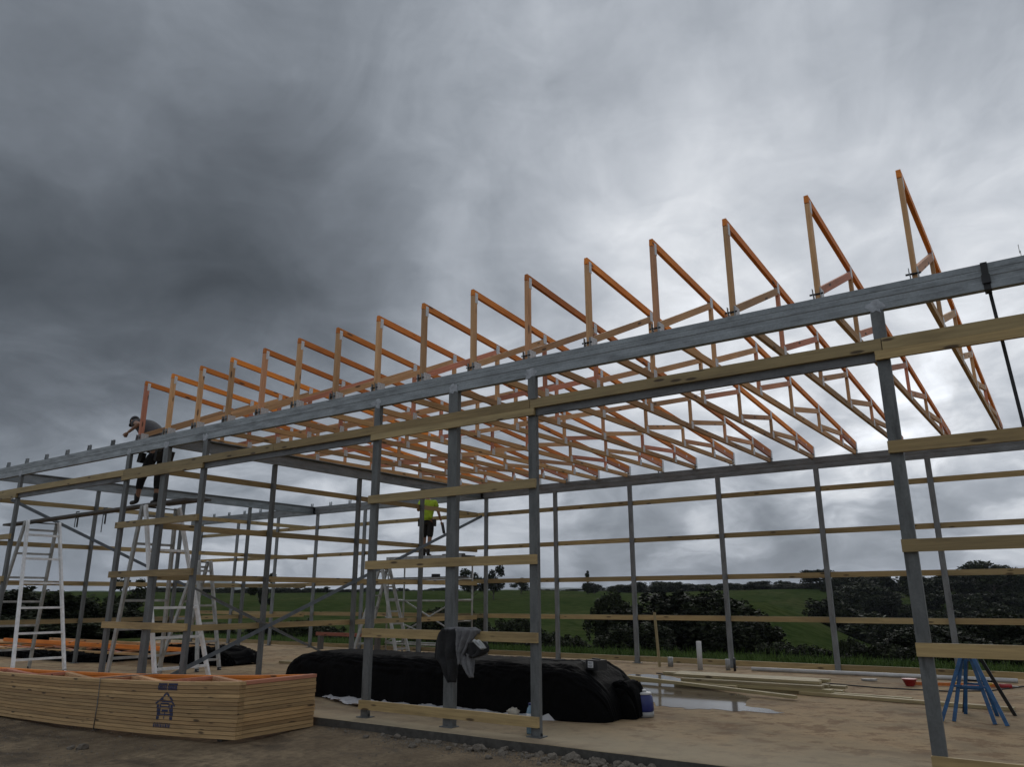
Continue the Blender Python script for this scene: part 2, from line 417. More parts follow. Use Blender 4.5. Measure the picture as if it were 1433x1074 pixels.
# concrete slab
def slab():
    m, n, b = mat('sandy_concrete')
    geo = n.new('ShaderNodeNewGeometry').outputs['Position']
    a = n.noise(n.vmath('MULTIPLY', geo, (.9, 1.0, 1)).outputs[0], .8, 7, .66, .3); f = n.noise(geo, 7, 7, .7); t = n.noise(geo, 70, 3, .6)
    c = n.ramp(a, [(.28, (.170, .128, .080)), (.45, (.300, .222, .130)), (.58, (.345, .245, .138)), (.75, (.190, .120, .066))])
    c = n.mix(n.maprange(f, .42, .75, 0, .55), c, (.185, .138, .090))
    sp = n.noise(geo, 2.3, 7, .72); c = n.mix(n.maprange(sp, .50, .60, 0, .75), c, (.165, .098, .052)); s2 = n.noise(geo, 4.5, 7, .75); c = n.mix(n.maprange(s2, .55, .66, 0, .5), c, (.13, .088, .053))
    c = n.mix(n.maprange(t, .6, .75, 0, .4), c, (.46, .41, .31))
    # paler bare margin along the front edge
    sep = n.new('ShaderNodeSeparateXYZ'); n.l.new(geo, sep.inputs[0])
    e = n.math('ADD', sep.outputs[1], n.math('MULTIPLY', n.math('SUBTRACT', n.noise(geo, 1.4, 4), .5), 1.2))
    c = n.mix(n.maprange(e, -.2, 1.9, .6, 0), c, (.33, .29, .21))
    # damp around the puddle
    d = n.noise(n.vmath('MULTIPLY', geo, (.5, 1.2, 1)).outputs[0], .55, 5, .6)
    damp = n.maprange(d, .5, .66, 0, .6); c = n.mix(damp, c, (.135, .10, .068))
    # cut edge is darker formed concrete
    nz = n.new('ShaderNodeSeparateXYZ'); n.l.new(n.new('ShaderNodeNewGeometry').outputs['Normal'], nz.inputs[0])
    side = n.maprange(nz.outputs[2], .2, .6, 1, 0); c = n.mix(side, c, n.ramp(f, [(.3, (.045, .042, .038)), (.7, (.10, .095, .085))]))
    n.l.new(c, b.inputs['Base Color']); b.inputs['Roughness'].default_value = .92; b.inputs['Specular IOR Level'].default_value = .15
    bp = n.new('ShaderNodeBump', inp={'Height': f, 'Strength': .25, 'Distance': .02}); n.l.new(bp.outputs[0], b.inputs['Normal'])
    x0, x1, y0, y1 = -23.2, 9.4, -.29, 10.15
    bm = bmesh.new(); nx = 160; top = []
    for i in range(nx+1):
        x = x0+(x1-x0)*i/nx; w = .012*noise.noise(Vector((x*1.7, 0, 0)))+.006*noise.noise(Vector((x*7, 2, 0)))
        top.append((bm.verts.new((x, y0+w, -.006)), bm.verts.new((x, y0+w+.012, 0)), bm.verts.new((x, y1, 0)), bm.verts.new((x, y0+w*.5-.006, -.5)), bm.verts.new((x, y1, -.5))))
    for i in range(nx):
        p, q = top[i], top[i+1]
        bm.faces.new((p[3], q[3], q[0], p[0])); bm.faces.new((p[0], q[0], q[1], p[1])); bm.faces.new((p[1], q[1], q[2], p[2])); bm.faces.new((p[2], q[2], q[4], p[4]))
    for p in (top[0], top[-1]): bm.faces.new((p[3], p[0], p[1], p[2], p[4]))
    bmesh.ops.recalc_face_normals(bm, faces=bm.faces)
    me = bpy.data.meshes.new('slab'); bm.to_mesh(me); bm.free()
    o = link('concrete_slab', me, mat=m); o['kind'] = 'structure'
slab()

def puddle(pts, name='puddle'):
    m, n, b = mat(name+'_water'); b.inputs['Base Color'].default_value = (.10, .078, .056, 1)
    b.inputs['Roughness'].default_value = .09; b.inputs['IOR'].default_value = 1.33
    geo = n.new('ShaderNodeNewGeometry').outputs['Position']
    bp = n.new('ShaderNodeBump', inp={'Height': n.noise(geo, 2.5, 2), 'Strength': .03, 'Distance': .01}); n.l.new(bp.outputs[0], b.inputs['Normal'])
    V = []
    k = len(pts)
    for i in range(k*8):          # closed Catmull-Rom with small waver
        j, t = divmod(i, 8); t /= 8
        p = [Vector(pts[(j+q) % k]) for q in (-1, 0, 1, 2)]
        c = .5*((2*p[1])+(-p[0]+p[2])*t+(2*p[0]-5*p[1]+4*p[2]-p[3])*t*t+(-p[0]+3*p[1]-3*p[2]+p[3])*t**3)
        V.append((c.x+.16*noise.noise(Vector((i*.45, 1, 0)))+.07*noise.noise(Vector((i*1.7, 4, 0))), c.y+.18*noise.noise(Vector((i*.45, 9, 0)))+.08*noise.noise(Vector((i*1.7, 2, 0))), .004))
    o = link(name, pyd(name, V, [tuple(range(len(V)))]), mat=m); o['kind'] = 'structure'
puddle([(-2.4, 7.0), (-1.6, 5.6), (-.9, 4.2), (-.15, 3.25), (.35, 3.05), (.9, 3.2), (1.7, 3.35), (1.0, 3.9), (.7, 4.9), (-.3, 5.6), (-1.0, 6.6), (-1.8, 7.25)])

# ---------------------------------------------------------------- the steel and timber frame of the shed
H, BT = 4.205, 4.455            # underside and top of the wall beams
YB = 9.64
XW, XL = -8.1, -15.1            # cross frames
GALV_D = galv('dull_header_steel', (.15, .155, .16), .6, .2)
BEAM = ribbed(.25, .078); COLP = cprofile(.115, .06); COLW = cprofile(.155, .075); COLB = cprofile(.105, .06); HDR = cprofile(.10, .05)
shed = thing('shed_frame', 'unfinished open shed frame of galvanised steel columns, beams and timber girts', 'shed frame', (-6, 4.8, 0))
def column(x, y, prof, face='front', z0=0., z1=H, m=GALV_B, key='c', patch=True):
    ang = {'front': (0, 1, 0), 'back': (0, 1, 0), 'left': (1, 0, 0)}[face]
    up = (1, 0, 0) if face != 'left' else (0, 1, 0)
    # local x is up the column, the web (local -y) looks towards the camera side
    p0, p1 = Vector((x, y, z0)), Vector((x, y, z1))
    o = section('column', p0, p1, prof, m, shed, up=(-1, 0, 0), key=key)
    bp_ = bar('base_plate', (x-.095, y+.03, .006), (x+.095, y+.03, .006), .15, .012, GALV_B, o)
    for s in (-.07, .07): tube('bolt', (x+s, y+.03, .012), (x+s, y+.03, .045), .009, STEEL_BK, o, 6)
    if patch:
        # sprayed zinc over the weld where the column meets the beam
        k = 16; V = []
        for i in range(k):
            a = 2*math.pi*i/k; rr = .085*(1+.9*noise.noise(Vector((x*3+math.cos(a)*2.2, math.sin(a)*2.2, 5))))
            V.append((x+rr*.95*math.cos(a), -.0025, H+.045+rr*.75*math.sin(a)))
        if face == 'front': link('zinc_patch', pyd('zinc_patch', V, [tuple(range(k))]), o, Matrix(), ZINC).matrix_basis = wm(o).inverted()
    return o
FRONT_X = [-19.9, -17.5, -15.1, -13.82, -9.38, -8.12, -6.92, -2.77, -1.355, -.09, 3.94, 5.30, 6.6]
for x in FRONT_X:
    wide = x in (-8.12, -1.355)
    column(x, 0.002, COLW if wide else COLP, key='cw' if wide else 'cp')
BACK_X = [-21.3, -19.1, -16.9, -14.9, -12.7, -10.3, -7.93, -5.65, -3.46, -1.18, 1.04, 3.22, 5.45, 7.7]
for x in BACK_X: column(x, YB, COLB, key='cb', patch=False, m=GALV_M)
for X in (XW, XL):
    for y in (2.42, 4.86, 7.1): column(X, y, COLB, key='cb', patch=False)
section('wall_beam', (-22, 0, (H+BT)/2), (8.5, 0, (H+BT)/2), BEAM, GALV, shed, key='beamf')
section('wall_beam', (-22, YB, (H+BT)/2), (8.5, YB, (H+BT)/2), BEAM, GALV_M, shed, key='beamb')
for X in (XW, XL): section('tie_beam', (X, YB-.01, (H+BT)/2-.002), (X, .085, (H+BT)/2-.002), BEAM, GALV, shed, key='tie')
TX0, SK = -9.19, .028
for i in range(-14, 18):
    x = TX0+.9*i
    for bx, yy in ((x, .04), (x+SK*9.5, YB+.04)):
        if bx < -21.9 or bx > 8.3: continue
        c = bar('truss_cleat', (bx-.036, yy, BT+.055), (bx-.036, yy, BT-.001), .06, .006, GALV, shed, up=(1, 0, 0))
        bar('tab', (bx-.042, yy, BT+.05), (bx-.042, yy, BT+.12), .045, .005, GALV, c, up=(1, 0, 0))
        bar('tab', (bx+.036, yy, BT+.003), (bx+.036, yy, BT+.12), .045, .005, GALV, c, up=(1, 0, 0))
        if 0 <= i < 16: tube('bolt', (bx-.075, yy, BT+.06), (bx+.06, yy, BT+.06), .010, STEEL_BK, c, 6)
# timber girts, front wall
GT = .042
def girt(p0, p1, w=.112, m=W_GIRT, par=None): return bar('girt', p0, p1, GT, w, m, par or shed)
yg = -GT/2-.003
segs = [(-22, -15.1), (-15.1, -9.4), (-9.4, -5.0), (-5.0, -.09), (-.09, 3.95), (3.95, 8.4)]
for a, b_ in segs: girt((a+.004, yg, 3.842), (b_-.004, yg, 3.842), .118)
for a, b_ in ((-9.44, -6.86), (-2.83, -.03), (3.88, 6.7), (-19.95, -13.75)):
    girt((a, yg-.006, 3.737), (b_, yg-.006, 3.737), .086)
for a, b_ in ((-13.78, -9.44), (-6.86, -2.83), (-.03, 3.88)):
    section('door_header', (a, .004, 3.742), (b_, .004, 3.742), HDR, GALV_D, shed, key='hdr')
for a, b_ in ((-9.45, -6.86), (-2.83, -.03), (3.88, 6.7), (-19.95, -13.75)):
    for z in (2.845, 1.945, 1.060, .160):
        if a < -9 and z < .3: continue
        girt((a, yg, z), (b_, yg, z), .112)
# back wall girts run outside the columns
yb = YB+.06+GT/2+.003
for z in (3.775, 2.860, 1.945, 1.030, .095):
    for k in range(len(BACK_X)-1):
        a, b_ = BACK_X[k], BACK_X[k+1]
        dz = random.uniform(-.006, .006)
        girt((a+.003, yb, z+dz), (b_-.003, yb, z+dz), .112)
# side walls
for X in (XW, XL):
    ys = [.12, 2.42, 4.86, 7.1, 9.58]
    for z in (3.765, 2.78, 1.885, .99):
        for a, b_ in zip(ys[:-1], ys[1:]):
            girt((X-.058-GT/2-.004, a+.003, z), (X-.058-GT/2-.004, b_-.003, z), .108)
# diagonal braces
bar('brace', (XW+.07, 9.6, 3.72), (XW+.07, .15, .06), .008, .075, STRAP_STEEL, shed)
bar('brace', (XL+.07, .4, 3.78), (XL+.07, 9.6, .10), .008, .075, STRAP_STEEL, shed)
bar('brace', (XW+.05, 4.86, .06), (XW+.05, .7, 1.75), .03, .03, GALV_B, shed)
tube('standing_rod', (5.27, .06, BT), (5.27, .06, BT+.28), .012, GALV, shed)

# ---------------------------------------------------------------- roof trusses
TL, KH, HH = 9.80, 1.20, .29
VY = [1.80, 3.57, 5.24, 6.93, 8.53]
def ttop(y): return KH+(HH-KH)*y/TL
def make_truss(name='roof_truss'):
    o = thing(name, 'x', 'roof truss')
    bar('bottom_chord', (0, .092, .045), (0, TL, .045), .045, .09, W_BOT, o)
    bar('top_chord', (0, 0, ttop(0)-.045), (0, TL, ttop(TL)-.045), .045, .09, W_TOP, o)
    bar('end_post', (0, .045, 0.001), (0, .045, ttop(.045)-.092), .0445, .09, W_WEB, o, up=(0, 1, 0))
    for y in VY:
        bar('web', (0, y, .088), (0, y, ttop(y)-.088), .0425, .07, W_WEB, o, up=(0, 1, 0))
    st = [.09]+VY
    for a, b_ in zip(st[:-1], st[1:]):
        bar('web', (0, a+.04, .135), (0, b_-.05, ttop(b_)-.145), .0405, .085, W_WEB, o)
    bar('heel_block', (0, 8.60, ttop(8.60)-.135), (0, TL-.03, ttop(TL-.03)-.135), .044, .09, W_HEEL, o)
    def plate(y, z, w, h): bar('nail_plate', (0, y, z-h/2), (0, y, z+h/2), .0475, w, PLATE, o, up=(0, 1, 0))
    plate(.075, 1.085, .06, .15); plate(.11, .085, .15, .13)
    for i, y in enumerate(VY):
        plate(y-.01, ttop(y)-.09, .085, .15); plate(y+.02, .085, .10, .13)
    plate(TL-.045, .15, .085, .28)
    bar('tag', (0.024, 9.15, ttop(9.15)-.10), (0.024, 9.21, ttop(9.21)-.10), .002, .05, WHITE, o)
    return o
GAP = 'standing half trusses across the shed'
proto = make_truss()
ordn = ['first', 'second', 'third', 'fourth', 'fifth', 'sixth', 'seventh', 'eighth', 'ninth', 'tenth', 'eleventh', 'twelfth', 'thirteenth', 'fourteenth', 'fifteenth', 'sixteenth']
for i in range(16):
    o = proto if i == 0 else copy_tree(proto)
    o.location = (TX0+.9*i, .045+random.uniform(-.008, .008), BT+.001); o.rotation_euler = (R(random.uniform(-.25, .25)), 0, -SK+random.uniform(-.002, .002))
    if i == 0: lb = 'standing timber half truss right beside the crouching worker, end of the row'
    elif i == 15: lb = 'standing timber half truss beside the black strap, end of the row'
    elif i < 8: lb = '%s standing timber half truss counted from the bent-over worker' % ordn[i]
    else: lb = '%s standing timber half truss counted from the black strap' % ordn[15-i]
    o['label'] = lb; o['group'] = GAP

# ---------------------------------------------------------------- stack of trusses lying on the ground
SX, SY0, SY1 = -3.29, -1.575, -.38
def bend(x): return float(np.interp(-x, [3.29, 4.2, 5.2, 7.3, 9.3, 13.2], [-.100, -.150, -.195, -.255, -.285, -.30]))
def flatbar(name, p0, p1, w, t, m, par, seg=22, over=0.):
    p0, p1 = Vector(p0).to_2d(), Vector(p1).to_2d(); d = (p1-p0); L = d.length; d.normalize(); s = Vector((-d.y, d.x))
    k = ('f', name, tuple(round(q, 3) for q in (*p0, *p1)), w, m.name)
    if k not in _mc:
        V, F = [], []
        for i in range(seg+1):
            c = p0+d*L*i/seg
            for sy, sz in ((-1, -1), (1, -1), (1, 1), (-1, 1)):
                q = c+s*sy*w/2; V.append((q.x, q.y, bend(q.x)+t*.5+sz*t/2))
        for i in range(seg):
            for a in range(4): F.append((i*4+a, i*4+(a+1) % 4, i*4+4+(a+1) % 4, i*4+4+a))
        F += [(3, 2, 1, 0), (seg*4, seg*4+1, seg*4+2, seg*4+3)]
        _mc[k] = pyd(name, V, F); _mc[k].materials.append(m)
    o = link(name, _mc[k], par); return o
NLAY, PT = 14, .0462
def stencil_bitmap(w=44, h=NLAY*6):
    g = [[0]*w for _ in range(h)]
    def setp(x, y):
        if 0 <= x < w and 0 <= y < h: g[int(y)][int(x)] = 1
    def line(x0, y0, x1, y1, th=2):
        n_ = int(max(abs(x1-x0), abs(y1-y0))*2)+1
        for i in range(n_+1):
            for a in range(-th//2, th//2+1):
                for b_ in range(-th//2, th//2+1): setp(x0+(x1-x0)*i/n_+a*.7, y0+(y1-y0)*i/n_+b_*.7)
    def rect(x0, y0, x1, y1):
        for y in range(y0, y1):
            for x in range(x0, x1): setp(x, y)
    top = 2
    rect(3, top+1, 21, top+12); rect(23, top+1, 42, top+12)
    for x in list(range(5, 20, 4))+list(range(25, 41, 4)):      # unreadable knocked-out letters
        for y in range(top+4, top+9):
            if random.random() < .35: g[y][x] = 0
    line(22, top+16, 10, top+28); line(22, top+16, 34, top+28); line(10, top+28, 3, top+33, 2); line(34, top+28, 41, top+36, 2)
    line(9, top+29, 35, top+30, 3); rect(12, top+24, 16, top+28)
    rect(5, top+34, 10, top+58); rect(33, top+34, 38, top+58)
    line(13, top+34, 9, top+58, 2); line(30, top+34, 34, top+58, 2)
    line(14, top+33, 29, top+33, 2); rect(15, top+42, 28, top+46); line(12, top+50, 31, top+50, 2); line(21, top+46, 21, top+56, 2)
    line(12, top+38, 31, top+38, 1)
    x = 2
    while x < 37:                                               # the line of lettering under the house
        wd = random.choice((2, 3)); rect(x, top+63, x+wd, top+71)
        if random.random() < .6: g[top+66][x+1] = 0
        x += wd+1
    return g
SB = stencil_bitmap()
stack_lab = 'flat timber truss in the strapped stack beside the slab, '
for k in range(NLAY):
    o = thing('roof_truss', stack_lab+('topmost with orange chord showing' if k == NLAY-1 else 'lowest, nearest the ground' if k == 0 else '%s from the bottom' % ordn[k]), 'roof truss', (SX, (SY0+SY1)/2, bend(SX)+.0), 0, 'trusses stacked flat on the ground')
    zo = k*PT; jx, jy = random.uniform(-.006, .006), random.uniform(-.006, .004)
    T = Matrix.Translation((jx, jy, zo))
    def fb(name, p0, p1, w, m, t=.0405):
        q = flatbar(name, p0, p1, w, t, m, o); q.matrix_basis = wm(o).inverted() @ T; return q
    bc = fb('bottom_chord', (SX-9.7, SY0+.045), (SX, SY0+.045), .09, W_STACK)
    e = bar('end_post', (SX-.045+jx, SY0+.093+jy, bend(SX)+zo+.022), (SX-.045+jx, SY1+jy, bend(SX)+zo+.0205), .088, .0405, W_STACK if k < NLAY-1 else W_HEEL, o)
    fb('top_chord', (SX-.095, SY1-.045-.009), (SX-9.7, SY1-.045-(KH-HH)), .09, W_TOP)
    if k >= NLAY-3:
        prev = .09
        for y in VY:
            yt = SY0+ttop(y)-.10
            fb('web', (SX-y, SY0+.09), (SX-y, yt), .07, W_WEB, .043)
            fb('web', (SX-prev-.05, SY0+.12), (SX-y+.06, yt-.05), .085, W_WEB, .041); prev = y
    # stencilled mark printed across the edges of the layers, this layer's share of it
    px0, px1 = -5.01, -4.53; V, F = [], []
    cw, ch = (px1-px0)/44, PT/6
    for rj in range(6):
        row = (NLAY-1-k)*6+rj
        i = 0
        while i < 44:
            if SB[row][i]:
                j = i
                while j < 44 and SB[row][j]: j += 1
                a, b_ = px0+i*cw, px0+j*cw; z1 = PT-rj*ch; z0 = z1-ch
                z0 = max(z0, .001); z1 = min(z1, .0400)
                if z1 > z0:
                    n_ = len(V); y = SY0-.0015
                    V += [(a, y, bend(a)+z0), (b_, y, bend(b_)+z0), (b_, y, bend(b_)+z1), (a, y, bend(a)+z1)]; F.append((n_, n_+1, n_+2, n_+3))
                i = j
            else: i += 1
    if F:
        s = link('stencil_mark', pyd('stencil_mark', V, F), o, None, INK); s.matrix_basis = wm(o).inverted() @ T
# strap round the stack and bearers below it
path_tube('strap', [(-6.42, SY0-.012, bend(-6.42)-.005), (-6.40, SY0-.012, bend(-6.4)+.3), (-6.41, SY0-.012, bend(-6.4)+NLAY*PT+.006), (-6.41, SY0+.5, bend(-6.4)+NLAY*PT+.006), (-6.41, -.70, bend(-6.4)+NLAY*PT+.006)], .006, STRAP_STEEL)
bpy.data.objects['strap'].name = 'binding_strap'; tag(bpy.data.objects['binding_strap'], 'thin steel band strapped round the stack of flat trusses', 'strap')
for x in (-3.75, -6.6, -10.6):
    zt = bend(x)-.004
    g0 = float(pad_z(x, -1.2))-.03
    tag(bar('bearer', (x, SY0+.12, (zt+g0)/2), (x, SY1-.06, (zt+g0)/2), .09, max(.04, zt-g0), W_DARK), 'dark timber bearer under the stack of flat trusses', 'timber', 'bearers under the truss stack')

# ---------------------------------------------------------------- trestles, ladders, planks, scaffold
def trestle(name, label, cx, top_y, top_w, foot_y, foot_w, spread, h, rungs, m, m2, lean=0):
    """A-frame: two ladder frames spread along X, rungs along Y"""
    o = thing(name, label, 'trestle' if 'trestle' in name else 'ladder', (cx, foot_y, 0))
    for s in (1, -1):
        T = [Vector((cx+s*.05+lean, top_y+q*top_w/2, h)) for q in (-1, 1)]
        Fq = [Vector((cx+s*spread, foot_y+q*foot_w/2, 0.012)) for q in (-1, 1)]
        for a, b_ in zip(Fq, T):
            st = bar('stile', a, b_, .045, .088, m if s > 0 else m2, o, up=(1, 0, 0))
            bar('foot', a-Vector((0, 0, .012)), a+Vector((0, 0, .05)), .05, .075, BLACK, st, up=(1, 0, 0))
        for k in range(rungs):
            t = (k+.55)/(rungs+.15) if s > 0 else (k+.55)/(rungs+.15)+.04
            if t > .97: continue
            bar('rung', Fq[0].lerp(T[0], t), Fq[1].lerp(T[1], t), .05, .045, m if s > 0 else m2, o)
    tube('hinge', (cx+lean-.02, top_y-top_w/2-.02, h-.03), (cx+lean-.02, top_y+top_w/2+.02, h-.03), .014, STEEL_BK, o)
    return o
trestle('trestle', 'tall white aluminium trestle holding the plank beside the far door opening', -13.70, .58, .67, .62, 1.04, .80, 3.20, 6, ALU, ALU_D)
trestle('trestle', 'tall aluminium trestle holding the plank under the bent-over worker', -9.15, .66, .70, 1.00, 1.08, .82, 3.24, 6, ALU, ALU_D)
trestle('step_ladder', 'small dull aluminium step ladder behind the worker trestle', -11.15, 3.05, .30, 2.95, .55, .72, 2.35, 6, ALU_D, ALU_D)
trestle('step_ladder', 'dull aluminium step ladder standing at the scaffold tower', -10.55, 8.40, .30, 8.38, .50, .82, 2.32, 7, ALU_D, ALU_D)
tag(bar('plank', (-15.5, .62, 3.225), (-7.95, .50, 3.275), .24, .045, W_DARK), 'long dark plank spanning two trestles under the bent-over worker', 'plank')
tag(bar('plank', (-9.3, .80, 3.305), (-7.98, .84, 3.315), .225, .04, W_DARK), 'short dark plank lying over the trestle end behind the worker', 'plank')
def clamp(x, y, z, h, label):
    o = thing('bar_clamp', label, 'clamp', (x, y, z), 0, 'clamps on the plank')
    bar('clamp_bar', (x, y, z+.06), (x, y, z-h), .008, .022, STEEL_BK, o, up=(1, 0, 0))
    bar('jaw', (x-.01, y, z+.062), (x+.12, y, z+.062), .012, .024, STEEL_BK, o)
    j = bar('sliding_jaw', (x-.01, y, z-.065), (x+.12, y, z-.065), .014, .024, STEEL_BK, o)
    tube('handle', (x+.10, y, z-.08), (x+.10, y, z-.26), .017, BLACK, j, 8); tube('screw', (x+.10, y, z-.09), (x+.10, y, z-.028), .007, STEEL_BK, j, 6)
clamp(-12.02, .47, 3.24, .26, 'black bar clamp gripping the plank, the one nearer the white trestle'); clamp(-10.85, .44, 3.24, .42, 'long black bar clamp gripping the plank beside the worker')
# scaffold tower
def scaffold():
    x0, x1, y0, y1 = -10.75, -8.24, 8.78, 9.46
    o = thing('scaffold_tower', 'aluminium scaffold tower carrying the worker in the yellow shirt', 'scaffold', ((x0+x1)/2, (y0+y1)/2, 0))
    for x in (x0, x1):
        for y in (y0, y1): tube('post', (x, y, 0), (x, y, 2.62), .025, ALU_D, o)
        for z in (.30, .90, 1.45, 2.0, 2.56): tube('frame_rung', (x, y0, z), (x, y1, z), .02, ALU_D, o)
    for y in (y0, y1):
        for z in (.28, 1.43, 2.02): tube('ledger', (x0, y, z), (x1, y, z), .022, ALU_D, o)
    tube('diagonal_brace', (x0, y0-.03, .3), (x1, y0-.03, 1.43), .02, ALU_D, o); tube('diagonal_brace', (x1, y1+.03, .3), (x0, y1+.03, 1.43), .02, ALU_D, o)
    tube('diagonal_brace', (x0, y0-.06, 1.0), (x1, y0-.06, .28), .02, ALU_D, o)
    p = bar('platform', (x0-.12, (y0+y1)/2, 2.60), (x1+.12, (y0+y1)/2, 2.60), .62, .055, W_DARK, o)
    bar('platform_edge', (x0-.12, y0+.02, 2.60), (x1+.12, y0+.02, 2.60), .02, .085, ALU_D, p)
    bar('mid_platform', (x0, (y0+y1)/2, 2.052), (x1, (y0+y1)/2, 2.052), .42, .035, W_DARK, o)
scaffold()
for k in range(3): tag(bar('board', (-8.95-.03*k, 9.02+.08*k, 2.655+.0), (-8.22-.05*k, 9.05+.08*k, 2.655+.0), .06, .05, W_DARK), 'short weathered offcut lying on the scaffold platform', 'timber', 'offcuts on the scaffold platform')
tag(bar('power_tool_case', (-9.35, 9.1, 2.11), (-9.15, 9.1, 2.11), .14, .08, BLACK), 'small black box on the lower board of the scaffold tower', 'box')

# ---------------------------------------------------------------- things on the slab
def blob_cover(name, x0, x1, y0, y1, h, m, label, cat, wr=.05, seed=0, endl=.5, endr=.35, folds=1.0, z=0.004):
    """loose plastic draped over a long pile: boxy, creased, closed to the floor"""
    nu, nv = 220, 60; V, F = [], []
    for i in range(nu+1):
        u = i/nu; x = x0+(x1-x0)*u
        e = min(1, (x-x0)/endl) if x-x0 < endl else (min(1, (x1-x)/endr) if x1-x < endr else 1)
        e = math.sqrt(max(0, 1-(1-e)**2.4)) if (x-x0 < endl or x1-x0 < 1) else max(0, e)**.34
        for j in range(nv+1):
            a = math.pi*j/nv; ca, sa = math.cos(a), math.sin(a)
            px_ = -math.copysign(abs(ca)**.30, ca); pz = abs(sa)**.22
            y = (y0+y1)/2+px_*(y1-y0)/2*(.55+.45*e); zz = h*pz*e
            nrm = Vector((0, -ca if True else 0, sa))
            d = wr*(.6*noise.noise(Vector((x*1.3, j*.15, seed)))+.45*(1-3*abs(noise.noise(Vector((x*3.1+j*.1, j*.2, seed+3)))))+.30*folds*(1-3*abs(noise.noise(Vector((x*8-j*.16, j*.12, seed+7)))))) * min(1, pz*3)
            V.append((x+d*.4, y+nrm.y*d, max(0, zz+nrm.z*d*.8)+z))
    for i in range(nu):
        for j in range(nv): a = i*(nv+1)+j; F.append((a, a+1, a+nv+2, a+nv+1))
    o = link(name, pyd(name, V, F, True), mat=m); tag(o, label, cat); return o
def plastic(name, col, rough):
    m, n, b = mat(name); co = n.new('ShaderNodeTexCoord').outputs['Object']
    dust = n.noise(co, 3.2, 6, .65)
    n.l.new(n.mix(n.maprange(dust, .5, .75, 0, .35), col, tuple(min(1, q*1.6+.004) for q in col)), b.inputs['Base Color'])
    b.inputs['Roughness'].default_value = rough; b.inputs['Specular IOR Level'].default_value = .5 if col[0] > .1 else .06
    cr_ = n.noise(co, 9, 5, .6, 1.2)
    bp = n.new('ShaderNodeBump', inp={'Height': cr_, 'Strength': .55, 'Distance': .03}); n.l.new(bp.outputs[0], b.inputs['Normal'])
    return m
PL_BLACK = plastic('black_plastic_sheet', (.0030, .0030, .0033), .75); PL_WHITE = plastic('white_plastic_sheet', (.42, .42, .43), .5)
blob_cover('wrapped_bundle', -6.0, .14, 1.14, 2.45, .645, PL_BLACK, 'long low bundle wrapped in black plastic on the slab', 'bundle', .045, 1, .8, .55, .5)
blob_cover('black_sheeting', -14.2, -11.0, 3.7, 4.9, .34, PL_BLACK, 'heap of black plastic sheeting on the slab by the crossed braces', 'sheeting', .09, 5, .9, .9, 2)
blob_cover('black_sheeting', -20.8, -14.6, 2.5, 5.4, .20, PL_BLACK, 'flat spread of black plastic sheeting under the trusses behind the far trestle', 'sheeting', .07, 15, 1.2, .9, 2)
def crumpled(name, outline, hgt, m, label, cat, res=.05, seed=0):
    xs = [p[0] for p in outline]; ys = [p[1] for p in outline]
    def inside(x, y):
        c = False; k = len(outline)
        for i in range(k):
            (x1, y1), (x2, y2) = outline[i], outline[i-1]
            if (y1 > y) != (y2 > y) and x < (x2-x1)*(y-y1)/(y2-y1)+x1: c = not c
        return c
    nx, ny = int((max(xs)-min(xs))/res)+1, int((max(ys)-min(ys))/res)+1; idx = {}; V, F = [], []
    def vid(i, j):
        if (i, j) not in idx:
            x, y = min(xs)+i*res, min(ys)+j*res
            x2 = x+.03*noise.noise(Vector((x*6, y*6, seed))); y2 = y+.03*noise.noise(Vector((x*6, y*6, seed+9)))
            r_ = 1-abs(noise.noise(Vector((x*2.6, y*4.5, seed+2)))*1.6); q = 1-abs(noise.noise(Vector((x*8, y*9, seed+4)))*1.5)
            idx[i, j] = len(V); V.append((x2, y2, .008+hgt*max(0, .55*r_*r_+.3*q*q)))
        return idx[i, j]
    for i in range(nx):
        for j in range(ny):
            if inside(min(xs)+(i+.5)*res, min(ys)+(j+.5)*res): F.append((vid(i, j), vid(i+1, j), vid(i+1, j+1), vid(i, j+1)))
    me = pyd(name, V, F, True); o = link(name, me, mat=m)
    so = o.modifiers.new('thickness', 'SOLIDIFY'); so.thickness = .004
    tag(o, label, cat); return o
crumpled('plastic_sheet', [(-5.35, 1.45), (-4.6, 1.0), (-3.9, .72), (-3.2, .62), (-2.4, .78), (-1.5, .84), (-.75, .93), (-.70, 1.3), (-2.2, 1.32), (-4, 1.35), (-4.8, 1.7)], .075, PL_WHITE, 'crumpled white plastic sheet along the foot of the black bundle', 'plastic sheet', .045, 2)
def tent():
    V = [(-.80, 1.02, .004), (-.18, 1.30, .004), (-.30, 1.62, .01), (-.75, 1.45, .02), (-.50, 1.22, .135), (-.62, 1.16, .03)]
    F = [(0, 5, 3), (0, 1, 4), (0, 4, 5), (5, 4, 3), (1, 2, 4), (4, 2, 3)]
    o = link('plastic_sheet', pyd('plastic_corner', V, F), mat=PL_WHITE); so = o.modifiers.new('thickness', 'SOLIDIFY'); so.thickness = .004
    tag(o, 'folded-up corner of white plastic sheet by the column foot', 'plastic sheet')
tent()
def rag():
    bm = bmesh.new(); bmesh.ops.create_icosphere(bm, subdivisions=3, radius=.075)
    for v in bm.verts:
        d = noise.noise(v.co*22)+.6*noise.noise(v.co*45+Vector((3, 1, 2))); v.co *= 1+.38*d; v.co.z *= .8
    me = bpy.data.meshes.new('rag'); bm.to_mesh(me); bm.free(); me.polygons.foreach_set('use_smooth', [True]*len(me.polygons))
    tag(link('rag', me, None, Matrix.Translation((-1.02, .93, .085)), simple('rag_cloth', (.40, .37, .31), .9, 0, .3, 20)), 'scrunched pale rag on the white plastic sheet', 'rag')
rag()
